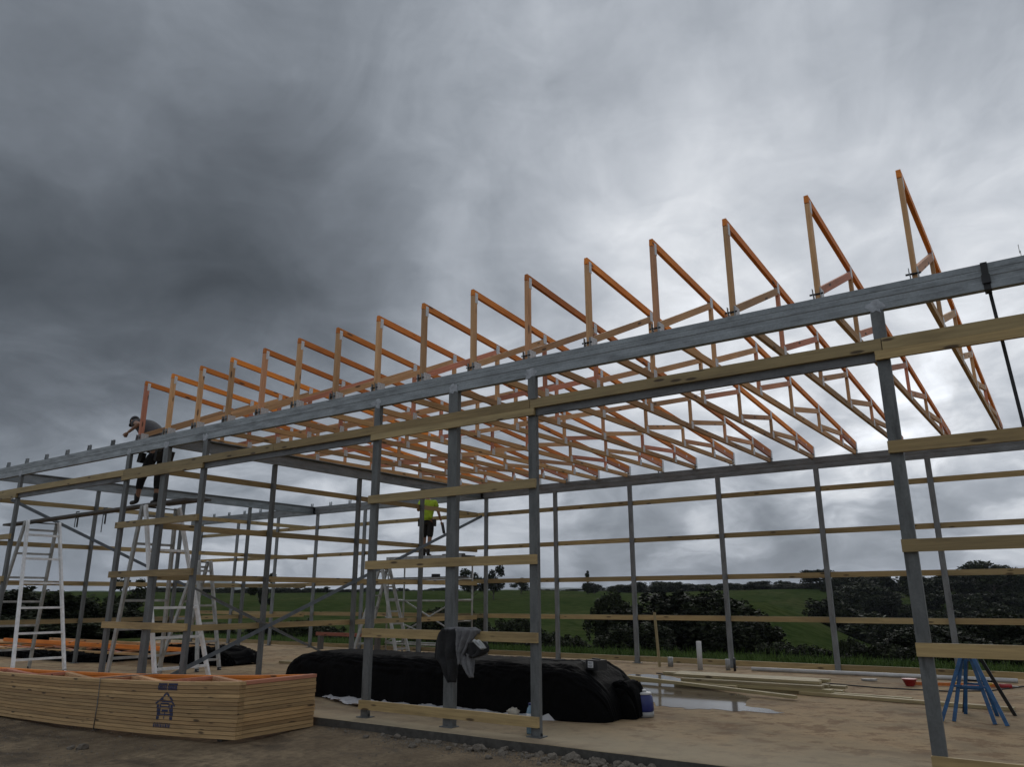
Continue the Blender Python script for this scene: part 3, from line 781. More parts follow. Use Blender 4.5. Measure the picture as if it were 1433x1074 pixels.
# water jug
def jug():
    o = thing('water_jug', 'round blue water jug with white lid at the end of the black bundle', 'water jug', (.27, 2.06, 0))
    lathe('body', [(.128, .07), (.134, .09), (.132, .16), (.122, .25), (.105, .275)], BLUE_P, o, (.27, 2.06, 0))
    lathe('base', [(.120, .004), (.132, .012), (.133, .069)], GREYP, o, (.27, 2.06, 0))
    l = lathe('lid', [(.108, .275), (.112, .283), (.106, .30), (.07, .306)], WHITE_PVC, o, (.27, 2.06, 0))
    lathe('spout_cap', [(.045, .305), (.046, .325), (.03, .335)], WHITE_PVC, l, (.27, 2.06, 0))
    bar('handle', (.15, 2.03, .285), (.24, 1.94, .285), .02, .016, WHITE_PVC, o); tube('tap', (.27, 1.93, .10), (.27, 1.90, .10), .014, WHITE_PVC, o)
jug()
def charger():
    o = thing('charger_box', 'small black box with a white label on the black bundle', 'charger', (-.16, 1.60, .585), R(-18))
    c = boxmesh(.22, .17, .125, BLACK); b_ = link('casing', c, o, wm(o) @ Matrix.Translation((0, 0, .07)))
    link('label_sticker', boxmesh(.10, .003, .08, WHITE), o, wm(o) @ Matrix.Translation((-.02, -.0875, .075)))
    for k, (z, L) in enumerate(((.095, .07), (.08, .05), (.06, .075), (.05, .06))): link('print_line', boxmesh(L, .001, .005, INK), o, wm(o) @ Matrix.Translation((-.025, -.0898, z)))
    link('carry_handle', boxmesh(.14, .02, .015, STEEL_BK), o, wm(o) @ Matrix.Translation((0, 0, .142)))
charger()
tag(path_tube('power_lead', [(-.26, 1.62, .64), (-.46, 1.70, .69), (-.9, 1.8, .668), (-1.4, 1.9, .668)], .009, BLACK), 'black lead running from the charger along the bundle top', 'cable')
def bag():
    o = blob_cover('tool_bag', -.12, .30, 1.70, 2.10, .42, PL_BLACK, 'slumped black tool bag above the blue jug', 'bag', .05, 11, .16, .16, 2)
bag()
def bottle():
    x, y = -.265, .16
    o = thing('water_bottle', 'clear blue plastic water bottle standing behind the bottom girt', 'bottle', (x, y, 0))
    lathe('bottle_body', [(.036, .003), (.042, .015), (.041, .08), (.037, .12), (.041, .16), (.041, .23), (.03, .275), (.015, .295), (.015, .31)], CLEAR, o, (x, y, 0), 16)
    lathe('cap', [(.017, .308), (.017, .33), (.012, .333)], BLUE_P, o, (x, y, 0), 12); lathe('label_band', [(.0425, .15), (.0425, .22)], WHITE, o, (x, y, 0), 16)
bottle()

# jacket over the girt
def cloth(name, rows, m, parent, depth=.05, seed=0, y0=-.10):
    """rows: list of (z, xleft, xright); surface with folds, closed thickness"""
    nu = 26; V, F = [], []; zs = np.linspace(rows[0][0], rows[-1][0], 26)
    rz = [r_[0] for r_ in rows][::-1]; xl = [r_[1] for r_ in rows][::-1]; xr = [r_[2] for r_ in rows][::-1]
    for z in zs:
        a, b_ = np.interp(z, rz, xl), np.interp(z, rz, xr)
        for i in range(nu+1):
            u = i/nu; x = a+(b_-a)*u
            fold = math.sin(u*math.pi*5+seed+z*3)*.022+.03*noise.noise(Vector((u*4, z*5, seed)))
            x = -1.15+(x+1.15)*1.22
            V.append((x, y0-depth*math.sin(math.pi*u)-fold, z+.012*noise.noise(Vector((u*9, z*3, seed+4)))))
    n_ = nu+1
    for j in range(25):
        for i in range(nu): a = j*n_+i; F.append((a, a+1, a+n_+1, a+n_))
    o = link(name, pyd(name, V, F, True), parent, None, m); o.matrix_basis = wm(parent).inverted()
    so = o.modifiers.new('thickness', 'SOLIDIFY'); so.thickness = .012; so.offset = -1
    return o
def jacket():
    CB = simple('black_cloth', (.010, .010, .011), .85, 0, .4, 25, .3); CG = simple('grey_cloth', (.13, .13, .135), .9, 0, .25, 18, .3); CW = simple('pale_trim', (.35, .36, .36), .8, 0, .2, 20)
    o = thing('jacket', 'black and grey work jacket slung over the girt on the wide column', 'jacket', (-1.2, -.07, 1.12))
    cloth('jacket_back', [(1.135, -1.34, -1.14), (1.08, -1.40, -1.10), (.95, -1.43, -1.10), (.80, -1.44, -1.12), (.72, -1.36, -1.12), (.60, -1.30, -1.14), (.53, -1.24, -1.16)], CB, o, .06, 1)
    cloth('lining', [(1.14, -1.15, -.87), (1.08, -1.14, -.90), (.98, -1.14, -.97), (.86, -1.12, -1.04), (.74, -1.10, -1.06)], CG, o, .04, 3, -.115)
    cloth('sleeve', [(.99, -1.06, -.80), (.94, -1.07, -.76), (.90, -1.06, -.76), (.85, -1.04, -.83), (.83, -1.0, -.9)], CB, o, .05, 5, -.10)
    cloth('hem', [(1.02, -.92, -.82), (.97, -.86, -.78), (.93, -.80, -.765)], CW, o, .02, 2, -.145)
    cloth('flap', [(.86, -1.10, -.92), (.76, -1.09, -.91), (.66, -1.02, -.92), (.60, -.96, -.94)], CG, o, .03, 8, -.10)
    for a in (1.137,): path_tube('fold_over', [(-1.40, -.05, 1.10), (-1.34, -.045, 1.128), (-1.2, -.03, 1.134), (-1.05, -.03, 1.13), (-.92, -.035, 1.136), (-.84, -.05, 1.11)], .028, CG, None, 8).matrix_basis = Matrix(); fo = bpy.data.objects['fold_over']; fo.parent = o; fo.matrix_basis = wm(o).inverted()
jacket()

# saw horses
def sawhorse(label, feet_f, feet_r, yf, yr, zt, xt, m, m2):
    o = thing('saw_horse', label, 'saw horse', ((feet_f[0]+feet_f[1])/2, (yf+yr)/2, 0), 0, None)
    bar('top_rail', (xt, yf+.12, zt), (xt, yr-.10, zt), .045, .075, m, o)
    for yy, ff, yi, mm in ((yf, feet_f, yf+.18, m), (yr, feet_r, yr-.16, m2)):
        for x, s in zip(ff, (-1, 1)): bar('leg', (x, yy, .0), (xt+s*.045, yi, zt+.02), .042, .048, mm, o, up=(0, 1, 0))
        t = .52; a = Vector((ff[0], yy, 0)).lerp(Vector((xt-.045, yi, zt)), t); b_ = Vector((ff[1], yy, 0)).lerp(Vector((xt+.045, yi, zt)), t)
        bar('cross_bar', a, b_, .024, .026, mm, o)
    return o
sawhorse('blue steel saw horse with wide spread legs, outer of the nested pair', (3.53, 4.23), (3.69, 4.27), 3.74, 4.76, .80, 3.90, BLUE, STEEL_BK)
sawhorse('blue steel saw horse with narrower legs nested inside the other', (3.66, 4.10), (3.72, 4.08), 3.80, 4.60, .745, 3.885, BLUE, BLUE)

# timber pile
PL = []
for lay in range(4):
    for q in range(4-(lay == 3)):
        x0 = random.uniform(-.85, -.45)-(.35 if lay == 3 else 0); PL.append((x0, 6.30-.21*q+random.uniform(-.02, .02), random.uniform(1.45, 1.9), 6.30-.21*q+random.uniform(-.05, .05), lay))
for k, (xa, ya, xb, yb_, lay) in enumerate(PL):
    lv = ('bottom', 'second', 'third', 'top')[lay]; z = .0235+.047*lay
    tag(bar('timber_length', (xa, ya, z), (xb, yb_, z), .185, .045, W_PILE), 'treated pine board in the %s layer of the pile by the puddle' % lv, 'timber', 'timber pile by the puddle, %s layer' % lv)
tag(bar('timber_length', (-1.75, 5.32, .15), (1.50, 4.75, .05), .09, .045, W_PILE), 'single pale pine length sloping off the front of the pile over the puddle', 'timber')
tag(bar('timber_length', (-1.95, 5.75, .05), (.35, 5.45, .06), .09, .045, W_PILE), 'thin pine length lying in the puddle beside the pile', 'timber')
tag(bar('timber_length', (1.35, 5.55, .028), (4.25, 5.22, .028), .12, .045, W_PILE), 'long pine length lying flat from the pile towards the saw horses', 'timber')
tag(bar('timber_length', (1.1, 5.75, .028), (2.95, 5.62, .028), .10, .04, W_PILE), 'shorter pine length lying behind the long flat one', 'timber')
tag(tube('drain_pipe', (-.57, 9.12, .042), (4.15, 9.30, .042), .038, WHITE_PVC, None, 14), 'long white plastic pipe lying along the back edge of the slab', 'pipe')
tag(tube('pipe_stub', (-1.57, 8.80, 0), (-1.57, 8.80, .58), .055, WHITE_PVC, None, 14), 'short upright pale pipe stub standing out of the slab', 'pipe')
tag(bar('stake', (-2.62, 9.05, 0), (-2.68, 9.05, 1.17), .05, .045, W_PILE, None, up=(0, 1, 0)), 'tall thin pale stake standing near the back wall', 'stake')
tag(tube('pipe_stub', (-1.05, 9.05, 0), (-1.05, 9.05, .22), .05, GREYP, None, 12), 'low grey pipe stub near the back column foot', 'pipe')
tag(tube('floor_tap', (-.85, 8.9, 0), (-.85, 8.9, .26), .028, STEEL_BK, None, 10), 'thin dark pipe stub next to the low grey one', 'pipe')
tag(tube('pipe_stub', (-2.42, 9.2, 0), (-2.42, 9.2, .20), .06, GREYP, None, 12), 'low grey pipe stub beside the tall stake', 'pipe')
o = thing('long_level', 'long orange builder level lying on the slab behind the saw horses', 'level', (3.2, 8.1, 0))
bar('body', (2.62, 7.92, .035), (3.95, 8.32, .035), .03, .055, ORANGE, o)
for t in (.15, .5, .85): bar('vial', Vector((2.62, 7.92, .06)).lerp(Vector((3.95, 8.32, .06)), t), Vector((2.62, 7.92, .06)).lerp(Vector((3.95, 8.32, .06)), t+.05), .036, .03, YELLOW, o)
o = thing('red_tub', 'small open red tub beside the orange level', 'tub', (2.62, 7.78, 0))
lathe('tub_wall', [(.06, .0), (.07, .01), (.115, .11), (.12, .112), (.12, .12), (.11, .118), (.06, .015)], RED, o, (2.62, 7.78, 0.0))
lathe('rim', [(.116, .108), (.126, .112), (.126, .122), (.114, .122)], RED, o, (2.62, 7.78, 0.0))
o = thing('caulking_gun', 'small red and white sealant tube at the end of the orange level', 'sealant tube', (4.0, 8.2, 0))
tube('cartridge', (3.92, 8.20, .04), (4.10, 8.24, .04), .035, RED, o); tube('nozzle', (4.10, 8.24, .04), (4.19, 8.26, .04), .012, WHITE, o, 8, .004)
tag(bar('trowel', (1.75, 8.3, .02), (2.0, 8.25, .03), .10, .03, GREYP), 'small grey offcut lying on the slab near the white pipe', 'offcut')
tag(path_tube('extension_lead', [(-2.0, 7.5, .012), (-1.5, 7.25, .012), (-.75, 7.38, .012), (.5, 7.62, .012), (1.6, 7.30, .012), (2.2, 7.12, .012), (3.25, 7.18, .012), (3.8, 7.6, .012), (4.4, 9.0, .012), (5.2, 9.3, .012)], .011, BLACK), 'black extension lead snaking across the slab behind the timber pile', 'cable')
# strap hanging from the front beam
o = thing('ratchet_strap', 'black ratchet strap looped over the front beam and hanging down', 'strap', (4.88, .05, BT))
bar('loop', (4.88, -.008, H-.006), (4.88, -.008, BT+.006), .006, .055, BLACK, o, up=(1, 0, 0)); bar('loop_top', (4.88, -.01, BT+.006), (4.88, .10, BT+.006), .055, .006, BLACK, o)
bar('loop_bottom', (4.88, -.01, H-.006), (4.88, .12, H-.006), .055, .006, BLACK, o); bar('hanging_tail', (4.89, .12, H), (5.02, .14, 1.6), .006, .03, BLACK, o, up=(1, 0, 0)); bar('buckle', (4.88, -.02, H+.05), (4.88, -.02, H+.13), .025, .07, STEEL_BK, o, up=(1, 0, 0))

# trusses and timber lying behind the far trestle
def flat_truss(loc, rz, tilt, label):
    o = make_truss(); o.location = loc; o.rotation_euler = (R(tilt), R(86), rz); o['label'] = label; o['group'] = 'trusses lying inside the far bay'
flat_truss((-12.5, 3.2, .22), R(96), 0, 'lower of two trusses lying on the slab behind the far trestle')
flat_truss((-12.9, 3.5, .30), R(93), 0, 'upper of two trusses lying on the slab behind the far trestle')
for k, y in enumerate((3.1, 3.9)): tag(bar('timber_length', (-20.5+k, y, .38), (-11.9, y+.25, .36), .06, .09, (W_TOP, W_BOT)[k]), ('orange timber length propped over the trusses behind the far trestle', 'tan timber length propped behind the orange one in the far bay')[k], 'timber', 'timber lengths in the far bay')
for k in range(3): tag(bar('block', (-19.2+3.3*k, 3.02, .0), (-19.2+3.3*k, 3.02, .315), .12, .9 if False else .12, W_PILE, None, up=(0, 1, 0)), 'upright pale block under the orange length in the far bay', 'block', 'blocks in the far bay')
for k in range(3): tag(bar('block', (-19.0+3.3*k, 3.98, .0), (-19.0+3.3*k, 3.98, .315), .12, .12, W_PILE, None, up=(0, 1, 0)), 'upright pale block under the tan length in the far bay', 'block', 'rear blocks in the far bay')
tag(bar('timber_length', (-14.15, 9.25, .45), (-11.2, 9.15, .45), .05, .10, W_RED), 'red-brown board resting on blocks at the back of the far bay', 'timber')
for x in (-13.9, -11.5): tag(bar('block', (x, 9.22, 0), (x, 9.22, .40), .12, .14, W_DARK, None, up=(0, 1, 0)), 'dark block carrying the red-brown board', 'block', 'blocks under the red-brown board')
for k in range(5): tag(bar('timber_length', (-10.8+.05*k, 5.2+.17*k, .028+.0*k), (-7.2+.1*k, 5.25+.17*k, .028), .13, .045, W_PILE), 'pale board lying on the slab beyond the black bundle', 'timber', 'boards beyond the black bundle')

# rubble along the slab edge
def rocks():
    STONE = simple('rubble_stone', (.15, .13, .105), .95, 0, .35, 14, .5)
    base = []
    for s in range(4):
        bm = bmesh.new(); bmesh.ops.create_icosphere(bm, subdivisions=2, radius=1)
        for v in bm.verts:
            d = noise.noise(v.co*1.3+Vector((s*7, 1, 2)))+.45*noise.noise(v.co*3.1+Vector((s, 5, 2))); v.co *= 1+.42*d; v.co.z *= .68
        me = bpy.data.meshes.new('stone'); bm.to_mesh(me); bm.free(); me.materials.append(STONE); base.append(me)
    k = 0
    def put(x, y, r, lab, grp):
        o = link('stone', base[random.randrange(4)], None, Matrix.Translation((x, y, float(pad_z(x, y))+r*.28)) @ Euler((random.random()*.6, random.random()*.6, random.random()*6.3)).to_matrix().to_4x4() @ Matrix.Diagonal((r, r*random.uniform(.8, 1.1), r, 1)))
        tag(o, lab, 'stone', grp)
    for i in range(120):
        x = random.choice((random.uniform(-2.6, 3.6), random.gauss(1.0, .5))); y = -.34-abs(random.gauss(0, .17)); put(x, y, random.choice((.02, .025, .03, .04, .05)), 'small grey stone in the rubble along the slab edge', 'rubble stones along the slab edge')
    for x, y, r in ((.62, -.42, .085), (.92, -.44, .07), (1.22, -.40, .055), (.40, -.43, .06), (-.52, -.44, .06)): put(x, y, r, 'larger broken concrete lump against the slab edge', 'concrete lumps against the slab edge')
    for x, y, r in ((-5.2, -2.35, .075), (-5.35, -2.42, .05)): put(x, y, r, 'lone stone on the bare ground in front of the stack', 'stones in front of the stack')
    # fine gravel, uncountable
    V, F = [], []
    for i in range(9000):
        x, y = random.uniform(-9, 6.5), -random.uniform(.36, 5.5)
        if i < 3500: x = random.uniform(-3, 5); y = -.33-abs(random.gauss(0, .25))
        r = random.choice((.006, .008, .010, .014)); z = float(-.10 - .19*max(0, min(1, (-x-1.5)/6))*max(0, min(1, -y-.3)) - .05*max(0, min(1, (-y-.5)/2.5)))+.012*noise.noise(Vector((x*1.3, y*1.3, 0)))+r*.3+.004
        n_ = len(V); a = random.random()*6.3
        q = [(r*math.cos(a+t*2.1)*random.uniform(.7, 1.2), r*math.sin(a+t*2.1)*random.uniform(.7, 1.2)) for t in range(3)]
        V += [(x+u, y+w, z-r*.5) for u, w in q]+[(x, y, z+r*.5)]
        F += [(n_, n_+1, n_+3), (n_+1, n_+2, n_+3), (n_+2, n_, n_+3)]
    g = link('gravel', pyd('gravel', V, F), mat=STONE); g['kind'] = 'stuff'; g['label'] = 'fine gravel scattered over the bare ground'
rocks()

# ---------------------------------------------------------------- people
def skin(name, verts, edges, radii, m, parent, root=0, sub=2):
    me = bpy.data.meshes.new(name); me.from_pydata([tuple(v) for v in verts], edges, []); me.update()
    o = link(name, me, parent, None, m); o.matrix_basis = Matrix()
    mod = o.modifiers.new('skin', 'SKIN'); mod.use_smooth_shade = True
    for i, r_ in enumerate(radii):
        sv = me.skin_vertices[0].data[i]; sv.radius = r_ if isinstance(r_, tuple) else (r_, r_); sv.use_root = (i == root)
    ss = o.modifiers.new('subdivision', 'SUBSURF'); ss.levels = sub; ss.render_levels = sub
    return o
SKIN_M = simple('skin', (.30, .165, .105), .6, 0, .12, 12)
def chain_set(chains):
    """chains of (point, radius); equal points are shared"""
    V, E, Rr, idx = [], [], [], {}
    for ch in chains:
        prev = None
        for p, r_ in ch:
            k = tuple(round(q, 4) for q in p)
            if k not in idx: idx[k] = len(V); V.append(p); Rr.append(r_)
            if prev is not None: E.append((prev, idx[k]))
            prev = idx[k]
    return V, E, Rr
def hand(parent, wrist, dirv, side, m, curl=.5, s=1.0):
    w = Vector(wrist); d = Vector(dirv).normalized(); sd_ = Vector(side).normalized(); nn = d.cross(sd_).normalized()
    ch = [[(tuple(w), .026*s), (tuple(w+d*.05*s), .034*s), (tuple(w+d*.085*s), .036*s)]]
    palm = w+d*.085*s
    for k, (off, L) in enumerate(((-.030, .062), (-.010, .075), (.010, .07), (.030, .055))):
        a = palm+sd_*off*s; b_ = a+(d*(1-curl*.3)+nn*curl*.5)*L*.5*s; c = b_+(d*(1-curl)+nn*curl)*L*.5*s
        ch.append([(tuple(palm), .036*s), (tuple(a+d*.012*s), .012*s), (tuple(b_), .0095*s), (tuple(c), .008*s)])
    a = w+d*.035*s-sd_*.03*s
    ch.append([(tuple(w+d*.05*s), .034*s), (tuple(a), .015*s), (tuple(a+(d*.6-sd_*.6+nn*.3)*.04*s), .0115*s), (tuple(a+(d*1.2-sd_*.7+nn*.6)*.05*s), .009*s)])
    V, E, Rr = chain_set(ch); return skin('hand', V, E, Rr, m, parent, 0, 2)
def head(parent, c, face, upd, hair, cap=None, s=1.0):
    """ellipsoid skull with jaw, brow, nose, mouth line, ears; optional cap"""
    f = Vector(face).normalized(); u = Vector(upd); u = (u-f*u.dot(f)).normalized(); r_ = f.cross(u)
    mm = Matrix((r_, f, u)).transposed().to_4x4(); mm.translation = Vector(c); mm = mm @ Matrix.Scale(s, 4)
    bm = bmesh.new(); bmesh.ops.create_uvsphere(bm, u_segments=28, v_segments=20, radius=1)
    for v in bm.verts:
        x, y, z = v.co; q = Vector((x*.078, y*.098, z*.118))
        if z < -.1: q.x *= 1-.32*(-z-.1); q.y *= 1-.12*(-z); q.y += .012*(-z)
        if y > .55 and abs(x) < .22 and -.28 < z < .12: q.y += .022*(1-abs(x)/.22)*(1-abs(z+.14)/.3 if abs(z+.14) < .3 else 0)
        if y > .5 and .1 < abs(x) < .5 and .02 < z < .22: q.y -= .007
        if y > .5 and abs(x) < .35 and -.5 < z < -.42: q.y -= .005
        v.co = q
    me = bpy.data.meshes.new('head'); bm.to_mesh(me); bm.free(); me.polygons.foreach_set('use_smooth', [True]*len(me.polygons))
    h = link('head', me, parent, None, SKIN_M); h.matrix_basis = mm
    for sx in (-1, 1):
        e = link('ear', lat('ear', .014, .022, .032), h, None, SKIN_M); e.matrix_basis = Matrix.Translation((sx*.080, -.01, -.005))
        ey = link('eye', lat('eye', .011, .006, .007), h, None, BLACK); ey.matrix_basis = Matrix.Translation((sx*.03, .088, .012))
    bm = bmesh.new(); bmesh.ops.create_uvsphere(bm, u_segments=24, v_segments=16, radius=1)
    kill = [v for v in bm.verts if (v.co.z < -.05 and v.co.y > -.15) or v.co.z < -.45]
    bmesh.ops.delete(bm, geom=kill, context='VERTS')
    for v in bm.verts: v.co = Vector((v.co.x*.084, v.co.y*.103-.004, v.co.z*.123+.004))
    me = bpy.data.meshes.new('hair'); bm.to_mesh(me); bm.free(); me.polygons.foreach_set('use_smooth', [True]*len(me.polygons))
    hr = link('hair', me, h, None, hair)
    if cap:
        bm = bmesh.new(); bmesh.ops.create_uvsphere(bm, u_segments=24, v_segments=16, radius=1)
        bmesh.ops.delete(bm, geom=[v for v in bm.verts if v.co.z < .12], context='VERTS')
        for v in bm.verts: v.co = Vector((v.co.x*.092, v.co.y*.112-.002, v.co.z*.130+.008))
        me = bpy.data.meshes.new('cap'); bm.to_mesh(me); bm.free(); me.polygons.foreach_set('use_smooth', [True]*len(me.polygons))
        cp = link('cap', me, h, None, cap)
        V = [(.085*math.sin(a), .085*math.cos(a)+.0+(k*.075)*math.cos(a)**.5, .024-.012*k-.012*abs(math.sin(a))) for k in (0, 1) for a in np.linspace(-1.1, 1.1, 11)]
        F = [(i, i+1, 12+i, 11+i) for i in range(10)]
        br = link('brim', pyd('brim', V, F, True), cp, None, cap); so = br.modifiers.new('thickness', 'SOLIDIFY'); so.thickness = .006
    return h
def lat(name, a, b_, c):
    k = ('lat', name)
    if k not in _mc:
        bm = bmesh.new(); bmesh.ops.create_uvsphere(bm, u_segments=10, v_segments=8, radius=1)
        for v in bm.verts: v.co = Vector((v.co.x*a, v.co.y*b_, v.co.z*c))
        me = bpy.data.meshes.new(name); bm.to_mesh(me); bm.free(); me.polygons.foreach_set('use_smooth', [True]*len(me.polygons)); _mc[k] = me
    return _mc[k]
def boot(parent, ankle, fwd_, m, s=1.0):
    a = Vector(ankle); f = Vector(fwd_).normalized()
    V, E, Rr = chain_set([[(tuple(a+Vector((0, 0, .14))*s), .058*s), (tuple(a+Vector((0, 0, .02))*s), .055*s), (tuple(a+Vector((0, 0, -.035))*s), (.052*s, .048*s)), (tuple(a+f*.09*s+Vector((0, 0, -.045))*s), (.046*s, .042*s)), (tuple(a+f*.18*s+Vector((0, 0, -.052))*s), (.042*s, .034*s))]])
    b_ = skin('boot', V, E, Rr, m, parent, 0, 2); return b_

def person_bent():
    CL = simple('grey_tshirt', (.06, .06, .065), .9, 0, .2, 14, .2); SH = simple('black_work_shorts', (.012, .012, .014), .9, 0, .3, 20, .2)
    SOCK = simple('grey_sock', (.16, .15, .14), .95, 0, .2, 20); BT_ = simple('dark_boot_leather', (.014, .012, .011), .6, 0, .3, 20); CP = simple('dark_cap', (.02, .02, .023), .85, 0, .2, 20)
    base = Vector((-9.58, .50, 3.285))
    o = thing('person', 'worker in cap, grey shirt and dark trousers bent over the beam on the plank', 'person', base)
    # local coordinates: -x is where the worker faces
    hip, waist, chest, neck = (.42, .02, 1.00), (.33, .01, 1.20), (-.02, -.02, 1.56), (-.36, -.04, 1.69)
    hl, hr_ = (.38, -.10, .94), (.36, .12, .94)
    kl, kr = (.06, -.10, .52), (.30, .10, .52); al, ar = (-.02, -.10, .10), (.34, .08, .10)
    sl, sR = (-.26, -.24, 1.65), (-.26, .20, 1.65)
    el, er = (.18, -.36, 1.55), (-.20, .34, 1.32); wl, wr_ = (-.20, -.36, 1.42), (-.46, .10, 1.22)
    hd = (-.55, -.05, 1.74)
    ch = [[(hip, .135), (waist, .12), (chest, .135), (neck, .065), ((-.45, -.045, 1.72), .058)],
          [(hip, .135), (hl, .095), (kl, .062), (al, .045)], [(hip, .135), (hr_, .095), (kr, .062), (ar, .045)],
          [(chest, .135), (sl, .06), (el, .042), (wl, .028)], [(chest, .135), (sR, .06), (er, .042), (wr_, .028)]]
    V, E, Rr = chain_set(ch); skin('body', V, E, Rr, SKIN_M, o, 0)
    V, E, Rr = chain_set([[((.36, .01, 1.08), .165), (waist, .165), (chest, .205), ((-.30, -.04, 1.67), .092)], [(chest, .205), (sl, .09), ((-.04, -.30, 1.60), .07)], [(chest, .205), (sR, .09), ((-.24, .27, 1.50), .07)]])
    skin('shirt', V, E, Rr, CL, o, 1)
    V, E, Rr = chain_set([[((.34, .01, 1.08), .165), (hip, .172)], [(hip, .172), (hl, .13), ((.06, -.10, .52), .088), ((.0, -.10, .27), .070)], [(hip, .172), (hr_, .13), ((.30, .10, .52), .088), ((.33, .09, .27), .070)]])
    skin('trousers', V, E, Rr, SH, o, 1)
    for a, d in ((al, (-1, -.12, 0)), (ar, (-1, .1, 0))):
        boot(o, Vector(a)-Vector((0, 0, .005)), d, BT_); V, E, Rr = chain_set([[((a[0], a[1], .22), .056), ((a[0], a[1], .13), .054)]]); skin('sock', V, E, Rr, SOCK, o)
    # tool belt with pouches and a hammer
    V, E, Rr = chain_set([[((.36, .0, 1.07), .182), ((.40, .0, 1.015), .186)]]); skin('tool_belt', V, E, Rr, BT_, o, 0, 1)
    for p in ((.14, -.20, .90), (.60, -.14, .90), (.62, .10, .92)):
        q = link('pouch', boxmesh(.12, .09, .20, BT_), o); q.matrix_basis = Matrix.Translation(p) @ Euler((0, .25, random.uniform(-.3, .3))).to_matrix().to_4x4()
    q = bar('hammer_handle', (0, 0, 0), (0, 0, .24), .018, .024, STEEL_BK, None, up=(1, 0, 0)); q.parent = o; q.matrix_basis = Matrix.Translation((.60, -.10, .98)) @ Euler((0, .7, 0)).to_matrix().to_4x4() @ q.matrix_basis
    hand(o, wl, (-.75, .1, -.4), (0, 1, -.2), SKIN_M, .6); hand(o, wr_, (-.5, -.4, -.4), (.2, -.9, .3), SKIN_M, .6)
    head(o, hd, (-.72, -.10, -.55), (-.5, 0, .85), simple('dark_hair', (.012, .009, .007), .8), CP)
person_bent()
def person_scaffold():
    HV = simple('yellow_hi_vis', (.36, .52, .03), .8, 0, .18, 10, .15); SH = simple('dark_work_shorts', (.016, .015, .014), .9, 0, .3, 20, .2)
    BT_ = simple('dark_boot', (.016, .014, .012), .6, 0, .3, 20)
    s = 1.08; base = Vector((-9.62, 9.10, 2.63))
    o = thing('person', 'worker in yellow-green shirt and dark shorts standing on the scaffold holding a tool', 'person', base, R(34))
    def S(p): return tuple(q*s for q in p)
    hip, waist, chest, neck = (0, .0, .95), (0, .0, 1.10), (0, .02, 1.34), (0, .02, 1.50)
    hl, hr_ = (-.10, 0, .90), (.10, 0, .90); kl, kr = (-.075, .05, .50), (.085, -.02, .50); al, ar = (-.06, -.02, .09), (.05, -.06, .09)
    sl, sR = (-.19, .02, 1.43), (.20, .02, 1.43); el, er = (-.28, .16, 1.22), (.30, -.02, 1.15); wl, wr_ = (-.14, .34, 1.34), (.37, .06, .93)
    ch = [[(hip, .135), (waist, .12), (chest, .135), (neck, .06), ((0, .03, 1.57), .055)], [(hip, .135), (hl, .095), (kl, .062), (al, .045)], [(hip, .135), (hr_, .095), (kr, .062), (ar, .045)],
          [(chest, .135), (sl, .058), (el, .042), (wl, .028)], [(chest, .135), (sR, .058), (er, .042), (wr_, .028)]]
    def cs(c): return chain_set([[(S(p), r_*s) for p, r_ in q] for q in c])
    V, E, Rr = cs(ch); skin('body', V, E, Rr, SKIN_M, o, 0)
    V, E, Rr = cs([[((0, 0, 1.00), .15), (waist, .15), (chest, .165), ((0, .02, 1.47), .085)], [(chest, .165), (sl, .08), ((-.24, .10, 1.31), .068)], [(chest, .165), (sR, .08), ((.26, .0, 1.28), .068)]]); skin('shirt', V, E, Rr, HV, o, 1)
    V, E, Rr = cs([[((0, 0, 1.03), .145), (hip, .15)], [(hip, .15), (hl, .118), ((-.08, .04, .62), .092), ((-.075, .045, .47), .086)], [(hip, .15), (hr_, .118), ((.09, -.01, .62), .092), ((.085, -.02, .47), .086)]]); skin('shorts', V, E, Rr, SH, o, 1)
    for a, d in ((al, (-.25, 1, 0)), (ar, (.3, 1, 0))): boot(o, Vector(S(a))+Vector((0, 0, .0)), d, BT_, s)
    V, E, Rr = cs([[((0, 0, 1.015), .162), ((0, 0, .965), .165)]]); skin('tool_belt', V, E, Rr, BT_, o, 0, 1)
    for p in ((-.19, -.02, .88), (.20, -.04, .88)):
        q = link('pouch', boxmesh(.10, .13, .19, BT_), o); q.matrix_basis = Matrix.Translation(S(p))
    hand(o, S(wr_), (.15, .1, -1), (0, 1, 0), SKIN_M, .9); hand(o, S(wl), (.2, .7, .5), (1, 0, 0), SKIN_M, .5)
    head(o, S((0, .05, 1.68)), (.1, 1, .25), (0, 0, 1), simple('brown_hair', (.03, .018, .01), .8), None, s)
    return base, o
PB, PO = person_scaffold()
# the tool in the hand
def tool():
    w = PO.matrix_basis @ Vector((.385*1.08, .075*1.08, .86*1.08))
    o = thing('nail_gun', 'black nail gun hanging from the hand of the worker in yellow', 'nail gun', w, R(34))
    def lb(name, p0, p1, t, h): 
        q = bar(name, p0, p1, t, h, STEEL_BK, None); q.parent = o; return q
    lb('grip', (0, -.02, -.02), (.0, .06, -.05), .035, .05); lb('body', (.0, .07, .04), (.06, .11, -.26), .05, .07); lb('magazine', (.0, -.03, -.03), (.05, .09, -.25), .025, .035); lb('nose', (.06, .11, -.26), (.075, .12, -.32), .03, .03)
tool()

